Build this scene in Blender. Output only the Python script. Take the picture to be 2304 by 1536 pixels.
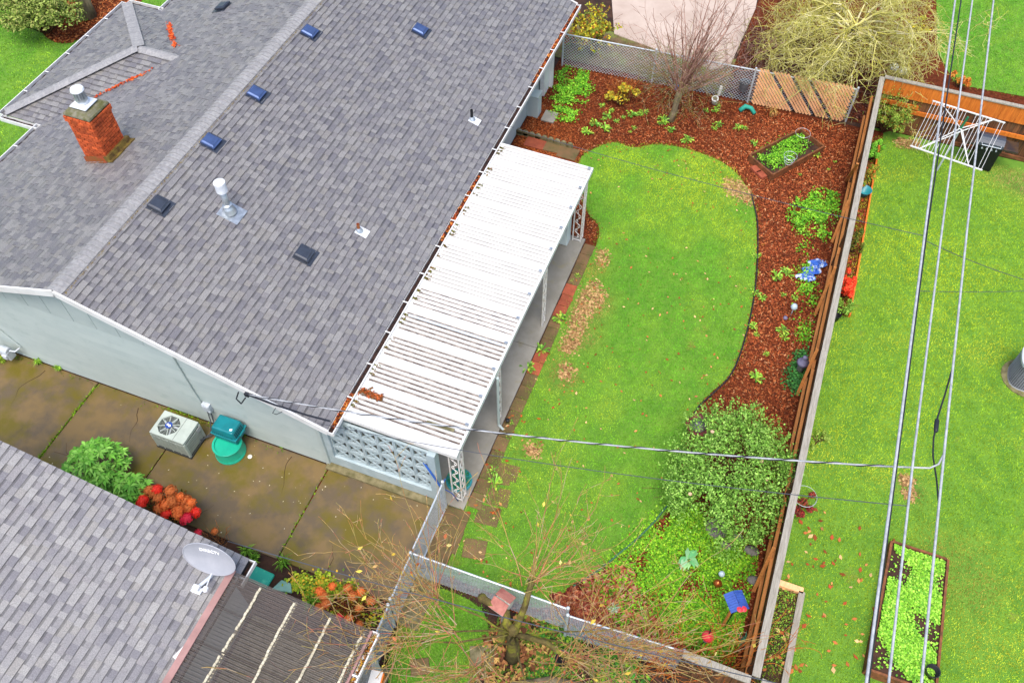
import bpy, math, random
import numpy as np
from mathutils import Vector, Matrix

# ------------------------------------------------------------------ camera, sky, sun, exposure
for o in list(bpy.data.objects):
    bpy.data.objects.remove(o, do_unlink=True)
scene = bpy.context.scene
COL = scene.collection
F_PX, PITCH, YAW, CAM_Z = 1978.8, math.radians(53.66), math.radians(20.89), 18.0
cam_data = bpy.data.cameras.new('camera')
cam_data.sensor_width = 36.0
cam_data.lens = F_PX / 2304 * 36
cam_data.clip_start = 0.1
cam_data.clip_end = 2000
cam = bpy.data.objects.new('camera', cam_data)
cam.location = (0, 0, CAM_Z)
cam.rotation_euler = (math.pi / 2 - PITCH, 0, YAW)
COL.objects.link(cam)
scene.camera = cam

SUN_EL, SUN_AZ = math.radians(66), math.radians(170)   # azimuth clockwise from +Y
world = bpy.data.worlds.new('World')
scene.world = world
world.use_nodes = True
wn = world.node_tree.nodes
bg = wn['Background']
sky = wn.new('ShaderNodeTexSky')
sky.sky_type = 'NISHITA'
sky.sun_disc = False
sky.sun_elevation = SUN_EL
sky.sun_rotation = SUN_AZ
sky.air_density = 1.0
sky.dust_density = 2.5
sky.ozone_density = 1.2
world.node_tree.links.new(sky.outputs[0], bg.inputs[0])
bg.inputs[1].default_value = 0.12
sun_data = bpy.data.lights.new('sun', 'SUN')
sun_data.energy = 1.5
sun_data.angle = math.radians(34)
sun_data.color = (1.0, 0.95, 0.87)
sun = bpy.data.objects.new('sun', sun_data)
sd = Vector((math.sin(SUN_AZ) * math.cos(SUN_EL), math.cos(SUN_AZ) * math.cos(SUN_EL), math.sin(SUN_EL)))
sun.rotation_euler = sd.to_track_quat('Z', 'Y').to_euler()
COL.objects.link(sun)
vs = scene.view_settings
vs.view_transform = 'Standard'
vs.look = 'None'
vs.exposure = 1.15
vs.gamma = 1.0
vs.use_curve_mapping = False

# ------------------------------------------------------------------ helpers
RN = random.Random(11)
NR = np.random.default_rng(11)
PI = math.pi
U = RN.uniform
_c, _s = math.cos, math.sin
HD = Vector((-_s(YAW), _c(YAW), 0))
RT = Vector((_c(YAW), _s(YAW), 0))
FW = HD * _c(PITCH) + Vector((0, 0, -_s(PITCH)))
UP = RT.cross(FW)

def G(px, py, z=0.0):
    """survey: a measured photo point turned into the place's own coordinates at height z"""
    d = FW + RT * ((px - 1152) / F_PX) + UP * ((768 - py) / F_PX)
    t = (z - CAM_Z) / d.z
    return Vector((d.x * t, d.y * t, z))

def lin(h):
    h = h.lstrip('#')
    r = []
    for i in (0, 2, 4):
        c = int(h[i:i + 2], 16) / 255
        r.append(c / 12.92 if c <= .04045 else ((c + .055) / 1.055) ** 2.4)
    return tuple(r)

def C(h):
    return lin(h) if isinstance(h, str) else tuple(h)

MATS = {}
def mat(name, col='888888', col2=None, scale=4, lo=.38, hi=.62, rough=.75, attr=False, bump=0, bscale=60, metal=0,
        spec=.4, stain=None, stain2=None, alpha=1.0, stretch=(1, 1, 1), sheen=0, detail=6, jitter=0.0):
    m = bpy.data.materials.new(name)
    m.use_nodes = True
    nt = m.node_tree
    N, L = nt.nodes, nt.links
    b = N['Principled BSDF']
    b.inputs['Roughness'].default_value = rough
    b.inputs['Metallic'].default_value = metal
    b.inputs['Specular IOR Level'].default_value = spec
    b.inputs['Alpha'].default_value = alpha
    tc = N.new('ShaderNodeTexCoord')
    mp = N.new('ShaderNodeMapping')
    mp.inputs['Scale'].default_value = stretch
    L.new(tc.outputs['Object'], mp.inputs[0])
    oi = N.new('ShaderNodeObjectInfo')
    ml = N.new('ShaderNodeMath'); ml.operation = 'MULTIPLY'; ml.inputs[1].default_value = 23.0
    L.new(oi.outputs['Random'], ml.inputs[0])
    def noise(sc, det=detail):
        n = N.new('ShaderNodeTexNoise'); n.noise_dimensions = '4D'
        n.inputs['Scale'].default_value = sc
        n.inputs['Detail'].default_value = det
        n.inputs['Roughness'].default_value = .62
        L.new(mp.outputs[0], n.inputs['Vector']); L.new(ml.outputs[0], n.inputs['W'])
        return n.outputs['Fac']
    def ramp(fac, a, bb):
        r = N.new('ShaderNodeMapRange')
        r.inputs['From Min'].default_value = a; r.inputs['From Max'].default_value = bb
        r.clamp = True
        L.new(fac, r.inputs['Value'])
        return r.outputs[0]
    def mix(fac, a, bb, mode='MIX'):
        x = N.new('ShaderNodeMix'); x.data_type = 'RGBA'; x.blend_type = mode
        if isinstance(fac, float): x.inputs[0].default_value = fac
        else: L.new(fac, x.inputs[0])
        for i, v in ((6, a), (7, bb)):
            if isinstance(v, tuple): x.inputs[i].default_value = (*v, 1)
            else: L.new(v, x.inputs[i])
        return x.outputs[2]
    if attr:
        an = N.new('ShaderNodeAttribute'); an.attribute_name = 'Col'
        base = an.outputs['Color']
        if col2 is not None:
            base = mix(ramp(noise(scale), lo, hi), base, mix(1.0, base, C(col2), 'MULTIPLY'))
    else:
        base = C(col)
        if col2 is not None:
            base = mix(ramp(noise(scale), lo, hi), base, C(col2))
    for st in (stain, stain2):
        if st:
            c3, s3, a3, b3 = st
            base = mix(ramp(noise(s3), a3, b3), base, C(c3))
    if jitter:
        hv = N.new('ShaderNodeHueSaturation')
        mr = N.new('ShaderNodeMapRange')
        mr.inputs['To Min'].default_value = 1 - jitter; mr.inputs['To Max'].default_value = 1 + jitter
        L.new(oi.outputs['Random'], mr.inputs['Value'])
        L.new(mr.outputs[0], hv.inputs['Value'])
        if isinstance(base, tuple): hv.inputs['Color'].default_value = (*base, 1)
        else: L.new(base, hv.inputs['Color'])
        base = hv.outputs[0]
    if isinstance(base, tuple): b.inputs['Base Color'].default_value = (*base, 1)
    else: L.new(base, b.inputs['Base Color'])
    if bump:
        bn = N.new('ShaderNodeBump'); bn.inputs['Strength'].default_value = min(bump, 1.0); bn.inputs['Distance'].default_value = .02
        L.new(noise(bscale, 4), bn.inputs['Height']); L.new(bn.outputs[0], b.inputs['Normal'])
    MATS[name] = m
    return m

WINV = {}
def link(name, me, parent=None, M=None):
    o = bpy.data.objects.new(name, me)
    COL.objects.link(o)
    if parent is not None:
        o.parent = parent
        o.matrix_parent_inverse = WINV.get(parent.name, Matrix())
    if M is not None:
        o.matrix_basis = M
        WINV[o.name] = M.inverted()
    else:
        WINV[o.name] = Matrix()
    return o

def tag(o, label=None, cat=None, group=None, kind=None):
    if label: o['label'] = label
    if cat: o['category'] = cat
    if group: o['group'] = group
    if kind: o['kind'] = kind
    return o

def thing(name, label, cat, loc=(0, 0, 0), group=None):
    o = bpy.data.objects.new(name, None)
    COL.objects.link(o)
    o.location = loc
    o.empty_display_size = .2
    WINV[o.name] = Matrix.Translation(-Vector(loc))
    return tag(o, label, cat, group)

def copy_tree(src, name, M, parent=None):
    """copy of a thing built at the origin (meshes shared), moved by M"""
    o = src.copy(); o.name = name
    COL.objects.link(o)
    if parent is None:
        o.matrix_basis = M @ src.matrix_basis
    else:
        o.parent = parent
        o.matrix_parent_inverse = Matrix()
    for ch in src.children:
        copy_tree(ch, ch.name.split('.')[0], M, o)
    return o

def fm(name, V, F, m, parent=None, cols=None, smooth=False, M=None):
    """fast mesh from arrays; cols: one colour per face"""
    me = bpy.data.meshes.new(name or 'shared')
    V = np.asarray(V, dtype=np.float32).reshape(-1, 3)
    F = np.asarray(F, dtype=np.int32)
    n, k = F.shape
    me.vertices.add(len(V)); me.vertices.foreach_set('co', V.ravel())
    me.loops.add(n * k); me.loops.foreach_set('vertex_index', F.ravel())
    me.polygons.add(n); me.polygons.foreach_set('loop_start', np.arange(0, n * k, k, dtype=np.int32))
    if smooth: me.polygons.foreach_set('use_smooth', np.ones(n, dtype=bool))
    me.update(calc_edges=True)
    if cols is not None:
        a = me.attributes.new('Col', 'FLOAT_COLOR', 'FACE')
        cc = np.ones((n, 4), dtype=np.float32); cc[:, :3] = cols
        a.data.foreach_set('color', cc.ravel())
    me.materials.append(MATS[m] if isinstance(m, str) else m)
    return link(name, me, parent, M) if name is not None else me

class MB:
    def __init__(s):
        s.v, s.f, s.c = [], [], []
        s.col = (1, 1, 1)
    def add(s, V, F, col=None):
        n = len(s.v)
        s.v.extend([tuple(x) for x in V])
        for f in F:
            s.f.append(tuple(i + n for i in f)); s.c.append(col or s.col)
        return s
    def quad(s, a, b, c, d, col=None):
        return s.add([a, b, c, d], [(0, 1, 2, 3)], col)
    def box(s, c, size, M=None, col=None, taper=1.0):
        x, y, z = size[0] / 2, size[1] / 2, size[2] / 2
        P = []
        for sz in (-1, 1):
            k = taper if sz > 0 else 1
            for sx, sy in ((-1, -1), (1, -1), (1, 1), (-1, 1)):
                P.append(Vector((sx * x * k, sy * y * k, sz * z)))
        if M is not None: P = [M @ p for p in P]
        c = Vector(c)
        return s.add([p + c for p in P], [(3, 2, 1, 0), (4, 5, 6, 7), (0, 1, 5, 4), (1, 2, 6, 5), (2, 3, 7, 6), (3, 0, 4, 7)], col)
    def bar(s, a, b, w, h, upv=(0, 0, 1), col=None):
        """rectangular bar from a to b, w across, h along upv"""
        a, b = Vector(a), Vector(b)
        d = (b - a).normalized()
        side = d.cross(Vector(upv))
        if side.length < 1e-4: side = d.cross(Vector((1, 0, 0)))
        side.normalize(); u2 = side.cross(d).normalized()
        P = []
        for p in (a, b):
            for i, j in ((-1, -1), (1, -1), (1, 1), (-1, 1)):
                P.append(p + side * (i * w / 2) + u2 * (j * h / 2))
        return s.add(P, [(3, 2, 1, 0), (4, 5, 6, 7), (0, 1, 5, 4), (1, 2, 6, 5), (2, 3, 7, 6), (3, 0, 4, 7)], col)
    def tube(s, pts, r, n=6, col=None, cap=True, closed=False):
        pts = [Vector(p) for p in pts]
        m = len(pts)
        rr = r if isinstance(r, (list, tuple)) else [r] * m
        rings = []
        ref = Vector((0, 0, 1))
        for i, p in enumerate(pts):
            if closed: d = pts[(i + 1) % m] - pts[i - 1]
            else: d = pts[min(i + 1, m - 1)] - pts[max(i - 1, 0)]
            if d.length < 1e-9: d = Vector((0, 0, 1))
            d.normalize()
            a = d.cross(ref)
            if a.length < .05: a = d.cross(Vector((1, 0, 0)))
            a.normalize(); b = d.cross(a)
            rings.append([p + (a * _c(2 * PI * j / n) + b * _s(2 * PI * j / n)) * rr[i] for j in range(n)])
        V = [q for rg in rings for q in rg]
        Fc = []
        for i in range(m if closed else m - 1):
            i2 = (i + 1) % m
            for j in range(n):
                j2 = (j + 1) % n
                Fc.append((i * n + j, i * n + j2, i2 * n + j2, i2 * n + j))
        if cap and not closed:
            Fc.append(tuple(range(n - 1, -1, -1))); Fc.append(tuple((m - 1) * n + j for j in range(n)))
        return s.add(V, Fc, col)
    def lathe(s, prof, c=(0, 0, 0), n=20, M=None, col=None, cap=True):
        V = []
        for r, z in prof:
            for j in range(n):
                V.append(Vector((r * _c(2 * PI * j / n), r * _s(2 * PI * j / n), z)))
        if M is not None: V = [M @ q for q in V]
        V = [q + Vector(c) for q in V]
        Fc = []
        for i in range(len(prof) - 1):
            for j in range(n):
                j2 = (j + 1) % n
                Fc.append((i * n + j, i * n + j2, (i + 1) * n + j2, (i + 1) * n + j))
        if cap:
            Fc.append(tuple(range(n - 1, -1, -1))); Fc.append(tuple((len(prof) - 1) * n + j for j in range(n)))
        return s.add(V, Fc, col)
    def prism(s, poly, z0, z1, col=None):
        n = len(poly)
        V = [(p[0], p[1], z0) for p in poly] + [(p[0], p[1], z1) for p in poly]
        Fc = [tuple(range(n - 1, -1, -1)), tuple(range(n, 2 * n))]
        Fc += [(i, (i + 1) % n, n + (i + 1) % n, n + i) for i in range(n)]
        return s.add(V, Fc, col)
    def mesh(s, name, m, smooth=False):
        me = bpy.data.meshes.new(name)
        me.from_pydata(s.v, [], s.f)
        if any(c != (1, 1, 1) for c in s.c):
            a = me.attributes.new('Col', 'FLOAT_COLOR', 'FACE')
            cc = np.ones((len(s.f), 4), dtype=np.float32); cc[:, :3] = np.array(s.c)
            a.data.foreach_set('color', cc.ravel())
        if smooth:
            me.polygons.foreach_set('use_smooth', np.ones(len(s.f), dtype=bool))
        me.materials.append(MATS[m] if isinstance(m, str) else m)
        me.update()
        return me
    def build(s, name, m, parent=None, smooth=False, M=None, bevel=0):
        o = link(name, s.mesh(name, m, smooth), parent, M)
        if bevel:
            b = o.modifiers.new('bevel', 'BEVEL'); b.width = bevel; b.segments = 2; b.limit_method = 'ANGLE'
        return o

def smooth_poly(pts, it=2, closed=True):
    P = [Vector((p[0], p[1])) for p in pts]
    for _ in range(it):
        Q = []
        n = len(P)
        for i in range(n if closed else n - 1):
            a, b = P[i], P[(i + 1) % n]
            Q += [a * .75 + b * .25, a * .25 + b * .75]
        if not closed: Q = [P[0]] + Q + [P[-1]]
        P = Q
    return [(p.x, p.y) for p in P]

def gp(pxs, z=0):
    return [tuple(G(x, y, z)[:2]) for x, y in pxs]

def inside(P, poly):
    poly = np.asarray(poly); x, y = P[:, 0], P[:, 1]
    r = np.zeros(len(P), bool)
    j = len(poly) - 1
    for i in range(len(poly)):
        xi, yi = poly[i]; xj, yj = poly[j]
        c = ((yi > y) != (yj > y)) & (x < (xj - xi) * (y - yi) / (yj - yi + 1e-12) + xi)
        r ^= c; j = i
    return r

def scatter(poly, n, holes=()):
    poly = np.asarray(poly)
    lo, hi = poly.min(0), poly.max(0)
    out = []
    tot = 0
    for _ in range(60):
        P = NR.uniform(lo, hi, (int(n * 1.4) + 50, 2))
        k = inside(P, poly)
        for h in holes: k &= ~inside(P, h)
        out.append(P[k]); tot += k.sum()
        if tot >= n: break
    return np.concatenate(out)[:n]

def wob(P, sc, seed=0):
    """smooth value field 0..1 for patchy colouring of living cover"""
    r = np.random.default_rng(seed)
    v = np.zeros(len(P))
    for k in range(7):
        a = r.uniform(0, 2 * PI); f = sc * r.uniform(.5, 1.9); ph = r.uniform(0, 6.3)
        v += np.sin((P[:, 0] * np.cos(a) + P[:, 1] * np.sin(a)) * f + ph)
    return np.clip(.5 + v / 7.0, 0, 1)

def pick(cols, n, w=None):
    A = np.array([C(c) for c in cols])
    return A[NR.choice(len(A), n, p=w)] * NR.uniform(.75, 1.25, (n, 1))

def blades(name, P, h, w, cols, m, z0=0.0, parent=None, lean=.5):
    n = len(P)
    a = NR.uniform(0, 2 * PI, n); d = np.stack([np.cos(a), np.sin(a)], 1)
    hh = h * NR.uniform(.5, 1.3, n); l = NR.uniform(.1, lean * 2, n) * hh
    b = NR.uniform(0, 2 * PI, n); e = np.stack([np.cos(b), np.sin(b)], 1)
    V = np.zeros((n, 3, 3))
    V[:, 0, :2] = P - d * w / 2; V[:, 1, :2] = P + d * w / 2
    V[:, 2, :2] = P + e * l[:, None]
    V[:, :2, 2] = z0; V[:, 2, 2] = z0 + hh
    return fm(name, V.reshape(-1, 3), np.arange(n * 3).reshape(n, 3), m, parent, cols)

def leaves(name, P, size, cols, m, parent=None, up=.5, asp=.55, fold=.0, N=None):
    """P (n,3) leaf centres -> one rhomb each; up: how far leaves face the sky"""
    n = len(P)
    if N is None:
        N = NR.normal(size=(n, 3)) * (1 - up) + np.array([0, 0, 1.0]) * up * 1.6
    else:
        N = N + NR.normal(size=(n, 3)) * .45
    N /= np.linalg.norm(N, axis=1)[:, None] + 1e-9
    T = np.cross(N, NR.normal(size=(n, 3))); T /= np.linalg.norm(T, axis=1)[:, None] + 1e-9
    B = np.cross(N, T)
    s = (size * NR.uniform(.6, 1.35, n))[:, None]
    V = np.stack([P - T * s * .5, P + B * s * asp * .5 - N * s * fold, P + T * s * .5, P - B * s * asp * .5 - N * s * fold], 1)
    return fm(name, V.reshape(-1, 3), np.arange(n * 4).reshape(n, 4), m, parent, cols)

def chips(name, P2, size, cols, m, z0, parent=None, asp=.4, tilt=.35):
    n = len(P2)
    P = np.column_stack([P2, z0 + NR.uniform(.0, .02, n)])
    N = NR.normal(size=(n, 3)) * tilt + np.array([0, 0, 1.0])
    N /= np.linalg.norm(N, axis=1)[:, None]
    T = np.cross(N, NR.normal(size=(n, 3))); T /= np.linalg.norm(T, axis=1)[:, None]
    B = np.cross(N, T)
    s = (size * NR.uniform(.4, 1.5, n))[:, None]; a = (NR.uniform(.5, 1.5, n) * asp)[:, None]
    V = np.stack([P - T * s * .5 - B * s * a * .5, P + T * s * .5 - B * s * a * .5, P + T * s * .5 + B * s * a * .5, P - T * s * .5 + B * s * a * .5], 1)
    return fm(name, V.reshape(-1, 3), np.arange(n * 4).reshape(n, 4), m, parent, cols)

def segs_mesh(name, S, m, parent=None, n=4, cols=None):
    """S: rows of p0(3) p1(3) r0 r1 -> thin prisms"""
    S = np.asarray(S, dtype=float)
    p0, p1 = S[:, :3], S[:, 3:6]
    d = p1 - p0; d /= np.linalg.norm(d, axis=1)[:, None] + 1e-9
    ref = np.where(np.abs(d[:, 2:3]) > .9, np.array([[1.0, 0, 0]]), np.array([[0, 0, 1.0]]))
    a = np.cross(d, ref); a /= np.linalg.norm(a, axis=1)[:, None] + 1e-9
    b = np.cross(d, a)
    k = len(S)
    V = np.zeros((k, 2 * n, 3))
    for j in range(n):
        o = a * np.cos(2 * PI * j / n) + b * np.sin(2 * PI * j / n)
        V[:, j] = p0 + o * S[:, 6:7]; V[:, n + j] = p1 + o * S[:, 7:8]
    Fc = np.array([[j, (j + 1) % n, n + (j + 1) % n, n + j] for j in range(n)])
    FF = (np.arange(k)[:, None, None] * 2 * n + Fc[None]).reshape(-1, 4)
    cc = None if cols is None else np.repeat(np.asarray(cols), n, axis=0)
    return fm(name, V.reshape(-1, 3), FF, m, parent, cc)

def rotz(a): return Matrix.Rotation(a, 4, 'Z')
def TR(x, y, z=0): return Matrix.Translation((x, y, z))

# ------------------------------------------------------------------ materials
mat('soil', '4a3022', '2c1c14', 3, bump=.6, bscale=30, rough=.9)
mat('turf_soil', '6a922c', '568226', 2.5, rough=.9, bump=.5, bscale=50, stain=('8a7f3a', 1.3, .62, .75))
mat('bare_soil', 'a8845c', '8a6a46', 6, rough=.9, bump=.5, bscale=50)
mat('grass', attr=True, rough=.8, spec=.06)
mat('leaf', attr=True, rough=.65, spec=.14)
mat('chip', attr=True, rough=.85, spec=.08)
mat('mulch', '6c3520', '48220f', 12, rough=.9, spec=.1, bump=.8, bscale=45, stain=('7a3820', 1.2, .5, .75))
mat('concrete_wet', '7a643f', '625440', 1.3, lo=.42, hi=.58, rough=.5, spec=.4, bump=.3, bscale=120, stain=('665a10', .9, .48, .62), stain2=('52463a', .6, .58, .68), detail=9)
mat('concrete', '9c978d', '868176', 1.4, rough=.6, bump=.2, bscale=80, stain=('8d8466', 3, .58, .75))
mat('concrete_old', '8c8160', '5f5a38', 5, rough=.85, bump=.5, bscale=60)
mat('concrete_pink', 'c0aea0', 'b09c8e', 1.2, rough=.75, bump=.1, bscale=90)
mat('wall_paint', 'bac5c2', 'afbcba', 1.1, rough=.55, bump=.15, bscale=25, stain=('9fb0ac', 2.2, .58, .8))
mat('block_paint', 'b6c4c8', 'a6b7bc', 4, rough=.6, stain=('8b938c', 7, .68, .85))
mat('trim_white', 'e6e5e2', 'd8d6d2', 3, rough=.45)
mat('shingle', attr=True, col2='c4c2c6', scale=90, rough=.42, spec=.75, bump=.5, bscale=220, detail=3)
mat('underlay', '2e2d30', rough=.85)
mat('ridge_shingle', 'a09e9c', '8a8889', 14, rough=.7, bump=.5, bscale=200, jitter=.07)
mat('brick', 'd0602e', 'b04a24', 9, rough=.8, bump=.4, bscale=60, jitter=.34, stain=('5f4a2a', 2.2, .66, .8))
mat('mortar', '54382a', '3a2820', 10, rough=.9)
mat('crown_moss', '7f7a6a', '5a5a30', 7, rough=.9, bump=.6, bscale=50)
mat('flashing_rust', 'a8482a', '7f5a2a', 4, rough=.6)
mat('flashing_moss', '7c6a2c', '4e3a1c', 6, rough=.7)
mat('metal_white', 'e9ebee', 'cfd4da', 5, rough=.35, metal=.0, spec=.6)
mat('metal_galv', 'c9ced2', 'a4abb0', 9, rough=.38, metal=.75)
mat('vent_sky_sheen', '4c6290', '425680', 6, rough=.42, metal=.5, spec=.8)  # blue sky reflection put into the colour of the farther black vents
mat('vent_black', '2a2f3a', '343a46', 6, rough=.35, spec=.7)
mat('pipe_black', '17181a', rough=.5)
mat('gutter_dark', '3a241c', '1c1310', 10, rough=.9)
mat('panel_white', 'd8d7d4', 'cac8c4', 2, rough=.4, spec=.4)
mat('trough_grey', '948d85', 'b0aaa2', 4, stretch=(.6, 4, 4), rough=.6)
mat('panel_dirty', 'a89c90', '8a7c70', 5, rough=.6, stain=('54443a', 6, .44, .56), stretch=(1, 5, 5))
mat('iron_white', 'eceae6', 'cfc4b8', 12, rough=.5, stain=('8a6a50', 14, .66, .8))
mat('paver_red', 'a8563a', '8e4630', 6, rough=.8, bump=.4, bscale=70, jitter=.15)
mat('paver_brown', '7c5f40', '5f5430', 3, rough=.75, bump=.4, bscale=70, jitter=.15)
mat('wood_gray', 'a9a294', '8c8476', 6, stretch=(8, .6, 8), rough=.85, bump=.3, bscale=30)
mat('wood_orange', 'de7c2c', 'c26420', 4, stretch=(5, 5, .7), rough=.65, jitter=.12)
mat('wood_rail', 'e09450', 'c47a3c', 4, stretch=(6, .5, 6), rough=.7, jitter=.08)
mat('wood_dark', '80522f', '46301e', 2.2, stretch=(9, 9, .5), rough=.85, jitter=.35, stain=('8a7352', 1.4, .58, .75))
mat('wood_tan', 'ffc690', 'f0b07a', 6, stretch=(3, 3, 3), rough=.75, jitter=.06)
mat('wood_bed', '8a5430', '5c3a22', 3, stretch=(2, 2, 2), rough=.8, bump=.3, bscale=30)
mat('galv', 'd4dade', 'bcc4ca', 12, rough=.45, metal=.3)
mat('bark', '8a7a5e', '5e5440', 7, stretch=(1, 1, .3), rough=.9, bump=.7, bscale=35, stain=('7c7a34', 4, .52, .7))
mat('bark_moss', '6d6034', '4a4020', 7, rough=.9, bump=.7, bscale=35, stain=('8a8c24', 4, .5, .68))
mat('twig', attr=True, rough=.75, spec=.1)
mat('cable', '4a4e56', rough=.45, spec=.5)
mat('cable_grey', 'b6b8ba', '96999d', 9, rough=.5)
mat('cable_black', '23252c', rough=.5)
mat('verge', '7a6248', '5f5434', 3, rough=.9, bump=.5, bscale=40, stain=('6f7f34', 1.6, .5, .65))
# ------------------------------------------------------------------ the setting
def sheet(name, poly, z, m, thick=0.0, parent=None, kind='structure'):
    b = MB()
    if thick: b.prism(poly, z - thick, z)
    else: b.add([(p[0], p[1], z) for p in poly], [tuple(range(len(poly)))])
    o = b.build(name, m, parent)
    if kind: o['kind'] = kind
    return o
def rect(x0, y0, x1, y1): return [(x0, y0), (x1, y0), (x1, y1), (x0, y1)]

sheet('ground', rect(-600, -600, 600, 600), -.02, 'soil')
FX = 2.48           # wooden boundary fence
BACK = 23.75        # back fence line

lawn_px = [(1296, 358), (1345, 330), (1385, 318), (1425, 336), (1480, 322), (1560, 338), (1640, 370), (1688, 428), (1704, 500), (1700, 620),
           (1690, 700), (1666, 790), (1640, 850), (1590, 890), (1560, 925), (1548, 985), (1530, 1080), (1515, 1140), (1445, 1206), (1380, 1255),
           (1320, 1300), (1262, 1335), (1225, 1378), (1100, 1332), (1005, 1294), (948, 1268), (975, 1200), (1010, 1150), (1060, 1130), (1092, 1060), (1150, 945),
           (1188, 868), (1225, 800), (1262, 722), (1300, 620), (1342, 560), (1352, 505), (1318, 480), (1312, 420)]
lawn_poly = smooth_poly(gp(lawn_px), 2)
sheet('garden_bed', rect(-7.4, 5.9, 2.42, 23.9), -.012, 'mulch')
sheet('lawn', lawn_poly, .012, 'turf_soil')
sheet('neighbour_lawn', rect(2.56, -6, 40, 24.02), .008, 'turf_soil')
far_lawn_poly = gp([(2105, -60), (2400, -80), (2420, 240), (2290, 215), (2150, 190), (2110, 120)])
sheet('far_lawn', far_lawn_poly, .006, 'turf_soil')
sheet('far_bed', rect(-1.9, 24.1, 40, 60), -.008, 'mulch')
sheet('far_verge', rect(-9, 23.9, -1.9, 25.9), .002, 'verge')
front_lawn_poly = rect(-60, -10, -19.0, 60)
sheet('front_lawn', front_lawn_poly, .006, 'turf_soil')
front_bed = smooth_poly(gp([(80, 60), (120, 100), (170, 98), (260, 45), (330, 0), (340, -60), (200, -60), (100, 10)]), 2)
sheet('front_bed', front_bed, .014, 'mulch')
side_lawn_poly = smooth_poly(gp([(948, 1306), (1080, 1355), (1105, 1420), (1090, 1480), (1060, 1560), (880, 1580), (868, 1480), (905, 1400)]), 2)
sheet('side_lawn', side_lawn_poly, .010, 'turf_soil')
drive2 = gp([(1382, 78), (1372, -60), (1715, -70), (1700, 20), (1642, 150), (1600, 158)])
o = sheet('far_driveway', drive2, .03, 'concrete_pink', thick=.05)

# driveway slabs between the two houses
b = MB(); b.prism(rect(-24, 5.13, -4.45, 7.62), -.06, -.016)
dw = b.build('driveway', 'soil'); dw['kind'] = 'structure'
for x0, x1 in ((-24, -17.2), (-17.17, -13.76), (-13.72, -11.15), (-11.12, -7.38), (-7.35, -4.46)):
    b = MB(); b.prism(rect(x0, 5.15, x1, 7.56), -.05, .02)
    b.build('slab', 'concrete_wet', dw, bevel=.008)
b = MB(); b.prism(rect(-7.42, 7.44, -4.6, 7.62), .0, .10)
b.build('curb', 'concrete_old', dw, bevel=.02)
# grass growing in the driveway joints
P = []
for x, n in ((-13.74, 260), (-11.135, 40), (-7.365, 110)):
    y = NR.uniform(5.2, 7.5, n); P.append(np.column_stack([x + NR.normal(0, .012, n), y]))
x = NR.uniform(-22, -8.5, 1500)
y = 7.53 + NR.normal(0, .03, 1500) - .05 * np.clip(wob(np.column_stack([x, x * 0]), 3, 4) - .4, 0, 1) * NR.uniform(0, 4, 1500)
k = NR.random(1500) < np.clip(wob(np.column_stack([x, x * 0]), 2.2, 9) * 1.6 - .3, .12, 1)
P.append(np.column_stack([x, y])[k])
P = np.concatenate(P)
o = blades('joint_grass', P, .05, .03, pick(['6f9a20', '86a82a', '5a7a1e'], len(P)), 'grass', .015, lean=.9)
tag(o, 'strip of weeds and moss along the driveway joints and wall foot', 'weeds', kind='stuff')

rc = random.Random(4)
for (x, y, n, a) in ((-8.3, 7.45, 7, -1.75), (-12.4, 7.3, 6, -1.3), (-6.2, 5.2, 6, 1.9), (-15.2, 7.4, 8, -1.5), (-9.6, 5.2, 5, 1.2)):
    b = MB(); w = .010
    p = Vector((x, y, .0225))
    for k in range(n):
        a += rc.gauss(0, .35); q = p + Vector((_c(a), _s(a), 0)) * rc.uniform(.08, .2); s_ = Vector((-_s(a), _c(a), 0)) * w * (1 - k / n)
        b.quad(p - s_, q - s_ * .8, q + s_ * .8, p + s_); p = q
    b.build('crack', 'soil', dw)
# patio slab
b = MB(); b.prism(rect(-7.4, 7.62, -4.06, 12.36), -.05, .06); b.prism(rect(-7.4, 12.372, -4.06, 16.35), -.05, .06)
ps = b.build('patio_slab', 'concrete', bevel=.008); ps['kind'] = 'structure'
pv = sheet('paver_path', rect(-4.05, 7.7, -3.70, 16.0), .0, 'soil')
y = 7.75
i = 0
reds = {10, 11, 15, 16, 17, 21}
while y < 15.95:
    ln = .385
    b = MB(); b.box((-3.885 + U(-.01, .01), y + ln / 2, .006 + U(-.006, .006)), (.31, ln - .014, .05), rotz(U(-.02, .02)).to_3x3())
    b.build('paver', 'paver_red' if (i % 21) in reds else 'paver_brown', pv, bevel=.008)
    y += ln; i += 1
# flagstones: end of the patio and by the gate
for px, py, w, d, a, m in ((1205, 322, .62, .5, .0, 'paver_red'), (1242, 330, .6, .5, .02, 'paver_brown'), (1278, 346, .6, .5, -.03, 'paver_brown'),
                           (1140, 1062, .55, .42, .1, 'paver_brown'), (1128, 1078, .4, .3, .3, 'paver_brown'), (1122, 1118, .5, .45, .15, 'paver_brown'), (1098, 1160, .52, .45, .1, 'paver_brown'),
                           (1020, 1172, .62, .6, .03, 'paver_brown'), (1005, 1212, .62, .55, .0, 'paver_brown'), (985, 1248, .55, .5, .0, 'paver_brown'), (955, 1312, .5, .6, .02, 'concrete_old'),
                           (925, 1370, .62, .75, .0, 'concrete_old'), (1068, 1235, .5, .45, .2, 'paver_brown'), (1085, 1475, .5, .4, .4, 'concrete_old'), (945, 1500, .38, .32, .5, 'paver_brown')):
    p = G(px, py)
    b = MB(); b.box((p.x, p.y, (-.008 if 1060 < px < 1150 and py < 1250 else .012) + (px % 17) * .0009), (w, d, .055), rotz(a).to_3x3())
    o = b.build('flagstone', m, pv, bevel=.015)
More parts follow.
